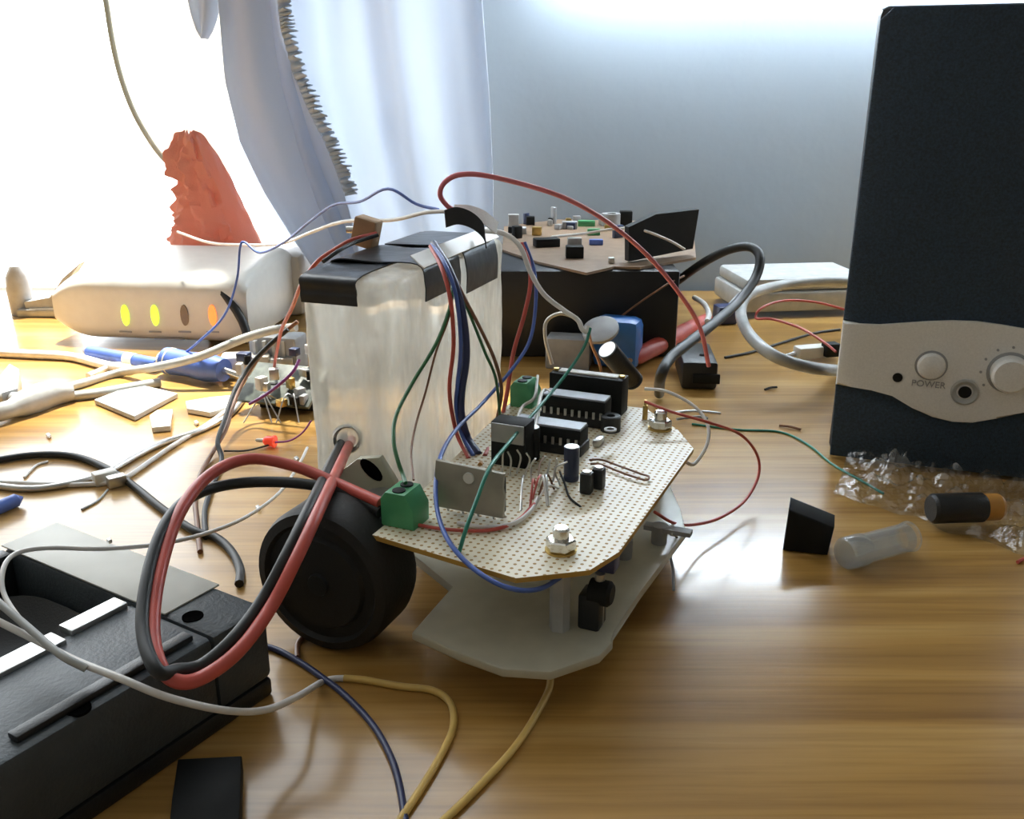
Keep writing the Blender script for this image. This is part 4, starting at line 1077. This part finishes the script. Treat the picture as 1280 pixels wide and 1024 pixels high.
kb('connector_top', 718, 314, (0.010, 0.006, 0.0095), grey_plastic)
kb('capacitor', 745, 306, (0.010, 0.005, 0.004), blue_pvc)
kb('jumper_block', 733, 283, (0.014, 0.004, 0.005), green_block)
kb('jumper_block', 742, 294, (0.010, 0.004, 0.005), green_block)
kb('chip', 712, 286, (0.012, 0.007, 0.006), grey_plastic)
kb('screw_post', 764, 329, (0.004, 0.004, 0.004), tin)
kb('chip', 650, 292, (0.010, 0.008, 0.005), grey_plastic)
kb('relay', 642, 283, (0.009, 0.008, 0.010), grey_plastic)
kb('regulator', 692, 280, (0.003, 0.006, 0.014), grey_plastic, 0.4)
kb('coil', 663, 281, (0.007, 0.007, 0.007), matte_black)
for k in range(14):
    x, y = rnd.uniform(640, 780), rnd.uniform(277, 300)
    kb('component', x, y, (rnd.uniform(.003, .008), rnd.uniform(.003, .006), rnd.uniform(.003, .010)), [matte_black, grey_plastic, navy_can, brass, alu][k % 5], rnd.uniform(-0.6, 0.6))
B().lathe(KP(764, 282), (0, 0, 1), [(0, 0.008), (0.010, 0.008), (0.010, 0.004), (0, 0.004)], 20).build('toroid', grey_plastic, pbd)
kb('capacitor', 782, 282, (0.010, 0.008, 0.012), matte_black)
wire('wire', [KP(690, 296, 0.004), A(730, 292, 0.66), A(770, 286, 0.65), A(800, 287, 0.64), A(835, 300, 0.635), A(856, 312, 0.635)], 0.0009, white_pvc, parent=pbd)
wire('red_lead', [(760, 408, 0.60), (800, 378, 0.605), (835, 355, 0.61), (855, 345, 0.63)], 0.0007, brown_pvc, 'thin brown wire in front of the black box')

# ================================================================== THINGS BETWEEN ROBOT AND BLACK BOX
bc = thing('blue_spool', G(765, 440), 'blue plastic spool with grey disc in front of the black box', 'spool')
p = G(766, 464)
B().box(p + Vector((0.004, 0.013, 0.016)), (0.030, 0.020, 0.032), RZ(-0.35), bev=0.005).build('body', blue_plastic, bc)
B().lathe(A(751, 414, p.y - 0.006), (-0.25, -0.45, 0.85), [(0, 0.0115), (0.002, 0.0115), (0.0025, 0.010), (0.0025, 0)], 24).build('disc', grey_plastic, bc)
pn = G(712, 462)
pl2 = tag(B().box(pn + Vector((0, 0.008, 0.010)), (0.028, 0.018, 0.020), RZ(-0.2), bev=0.001).build('grey_module', grey_plastic), 'grey flat module behind the chips of the robot', 'module')
wire('loop_wire', [(690, 455, 0.50), (682, 425, 0.50), (683, 402, 0.50), (700, 392, 0.50), (722, 398, 0.50)], 0.0010, grey_pvc, 'small pale wire loop in front of the black box')
# red probe
a, e = G(792, 448, 0.007), G(884, 400, 0.010)
ax = (e - a).normalized(); L = (e - a).length
pr = thing('red_probe', G(835, 425), 'thick red test probe lying behind the black connector', 'probe')
B().lathe(a, ax, [(0, 0), (0, 0.0035), (0.006, 0.0055), (L * 0.6, 0.0062), (L, 0.005), (L, 0)], 16).build('handle', red_pvc, pr)
B().lathe(a, -ax, [(0, 0.0022), (0.012, 0.0012), (0.013, 0)], 10).build('tip', tan_card, pr)
# black loop cable
wire('black_cable', [(846, 352, 0.66), (880, 328, 0.64), (912, 312, 0.63), (938, 309, 0.62), (950, 322, 0.61), (944, 348, 0.60), (922, 378, 0.58), (895, 402, 0.55), (862, 428, 0.52), (838, 448, 0.50), (826, 470, 0.485), (824, 492)], 0.0030, black_pvc, 'thick black cable loop standing right of the black box', 'cable', n=12)
# black connector
kc = thing('black_connector', G(880, 490), 'black rectangular connector lying behind the right board corner', 'connector')
p = G(882, 488)
Rk = RZ(-0.08)
B().box(p + Vector((-0.002, 0.024, 0.0085)), (0.021, 0.046, 0.017), Rk, bev=0.002).build('housing', black_plastic, kc)
B().box(p + Vector((0.0, 0.0005, 0.007)), (0.016, 0.002, 0.006), Rk, bev=0.0005).build('socket_face', matte_black, kc)
B().lathe(p + Vector((0.0, 0.016, 0.0168)), (0, 0, 1), [(0, 0.0022), (0.0012, 0.0016)], 12).build('wire_entry', matte_black, kc)
wire('white_lead', [(868, 372, 0.66), (880, 380, 0.63), (886, 392, 0.60), (884, 402, 0.58)], 0.0018, white_pvc, 'short white lead behind the red probe')
# white adapter by the wall, grey cable loop, red leads
ad = thing('white_adapter', G(985, 385), 'white flat adapter against the wall behind the speaker', 'adapter')
q = G(985, 384)
B().box((A(1000, 360, 0.74).x, 0.765, 0.012), (0.105, 0.07, 0.016), RZ(0.12), bev=0.003).build('body', light_grey, ad)
B().box((A(1000, 360, 0.74).x, 0.765, 0.025), (0.10, 0.065, 0.010), RZ(0.12), bev=0.003).build('lid', light_grey, ad)
wire('grey_cable', [(1065, 352, 0.68), (1020, 352, 0.675), (970, 358, 0.66), (935, 370, 0.63), (926, 392, 0.60), (938, 420, 0.56), (968, 445, 0.53), (1010, 459, 0.535), (1052, 464, 0.57)], 0.0036, grey_pvc, 'thick grey cable loop coming out behind the speaker', 'cable', n=12)
wire('red_lead', [(1060, 388, 0.62), (1020, 378, 0.62), (980, 376, 0.615), (952, 385, 0.60), (945, 398, 0.595), (965, 399, 0.58), (1000, 410, 0.56), (1030, 428, 0.54), (1045, 440, 0.53)], 0.0008, red_pvc, 'thin red wire curling inside the thick grey cable loop')
wire('black_lead', [(906, 447), (940, 440), (985, 426), (1020, 416), (1050, 412)], 0.0009, black_pvc, 'thin black wire from the black connector towards the speaker')
bp2 = thing('blue_plug', G(908, 408), 'small dark blue plug lying near the wall', 'plug')
p = G(908, 406)
B().box(p + Vector((0, 0.006, 0.007)), (0.016, 0.014, 0.014), RZ(0.2), bev=0.002).build('shell', navy_pvc, bp2)
B().cyl(p + Vector((0.004, 0.012, 0.010)), p + Vector((0.016, 0.03, 0.016)), 0.003, n=12).build('cable_boot', grey_plastic, bp2)
wc2 = thing('white_plug', G(1010, 450), 'white plug with metal tip left of the speaker band', 'plug')
p = G(1012, 450)
B().box(p + Vector((0.004, 0, 0.006)), (0.030, 0.010, 0.008), RZ(0.25), bev=0.0015).build('shell', white_plastic, wc2)
B().cyl(p + Vector((-0.011, -0.004, 0.005)), p + Vector((-0.022, -0.008, 0.003)), 0.002, n=10).build('tip', steel, wc2)
B().box(p + Vector((0.012, -0.003, 0.008)), (0.010, 0.008, 0.009), RZ(0.25), bev=0.001).build('clip', matte_black, wc2)
# splinters on the desk
for (x0, y0_, x1, y1_, m, lb_) in ((974, 532, 1001, 537, brown_pvc, 'brown splinter on the desk left of the speaker foot'), (956, 487, 971, 484, matte_black, 'tiny black splinter on the desk behind the red wire'), (1272, 703, 1290, 698, red_pvc, 'small red bit on the desk at the right edge')):
    a, e = G(x0, y0_, 0.0008), G(x1, y1_, 0.0008)
    tag(B().tube([a, a.lerp(e, 0.5) + Vector((0, 0.0006, 0.0003)), e], 0.0007, 6).build('splinter', m), lb_, 'splinter')
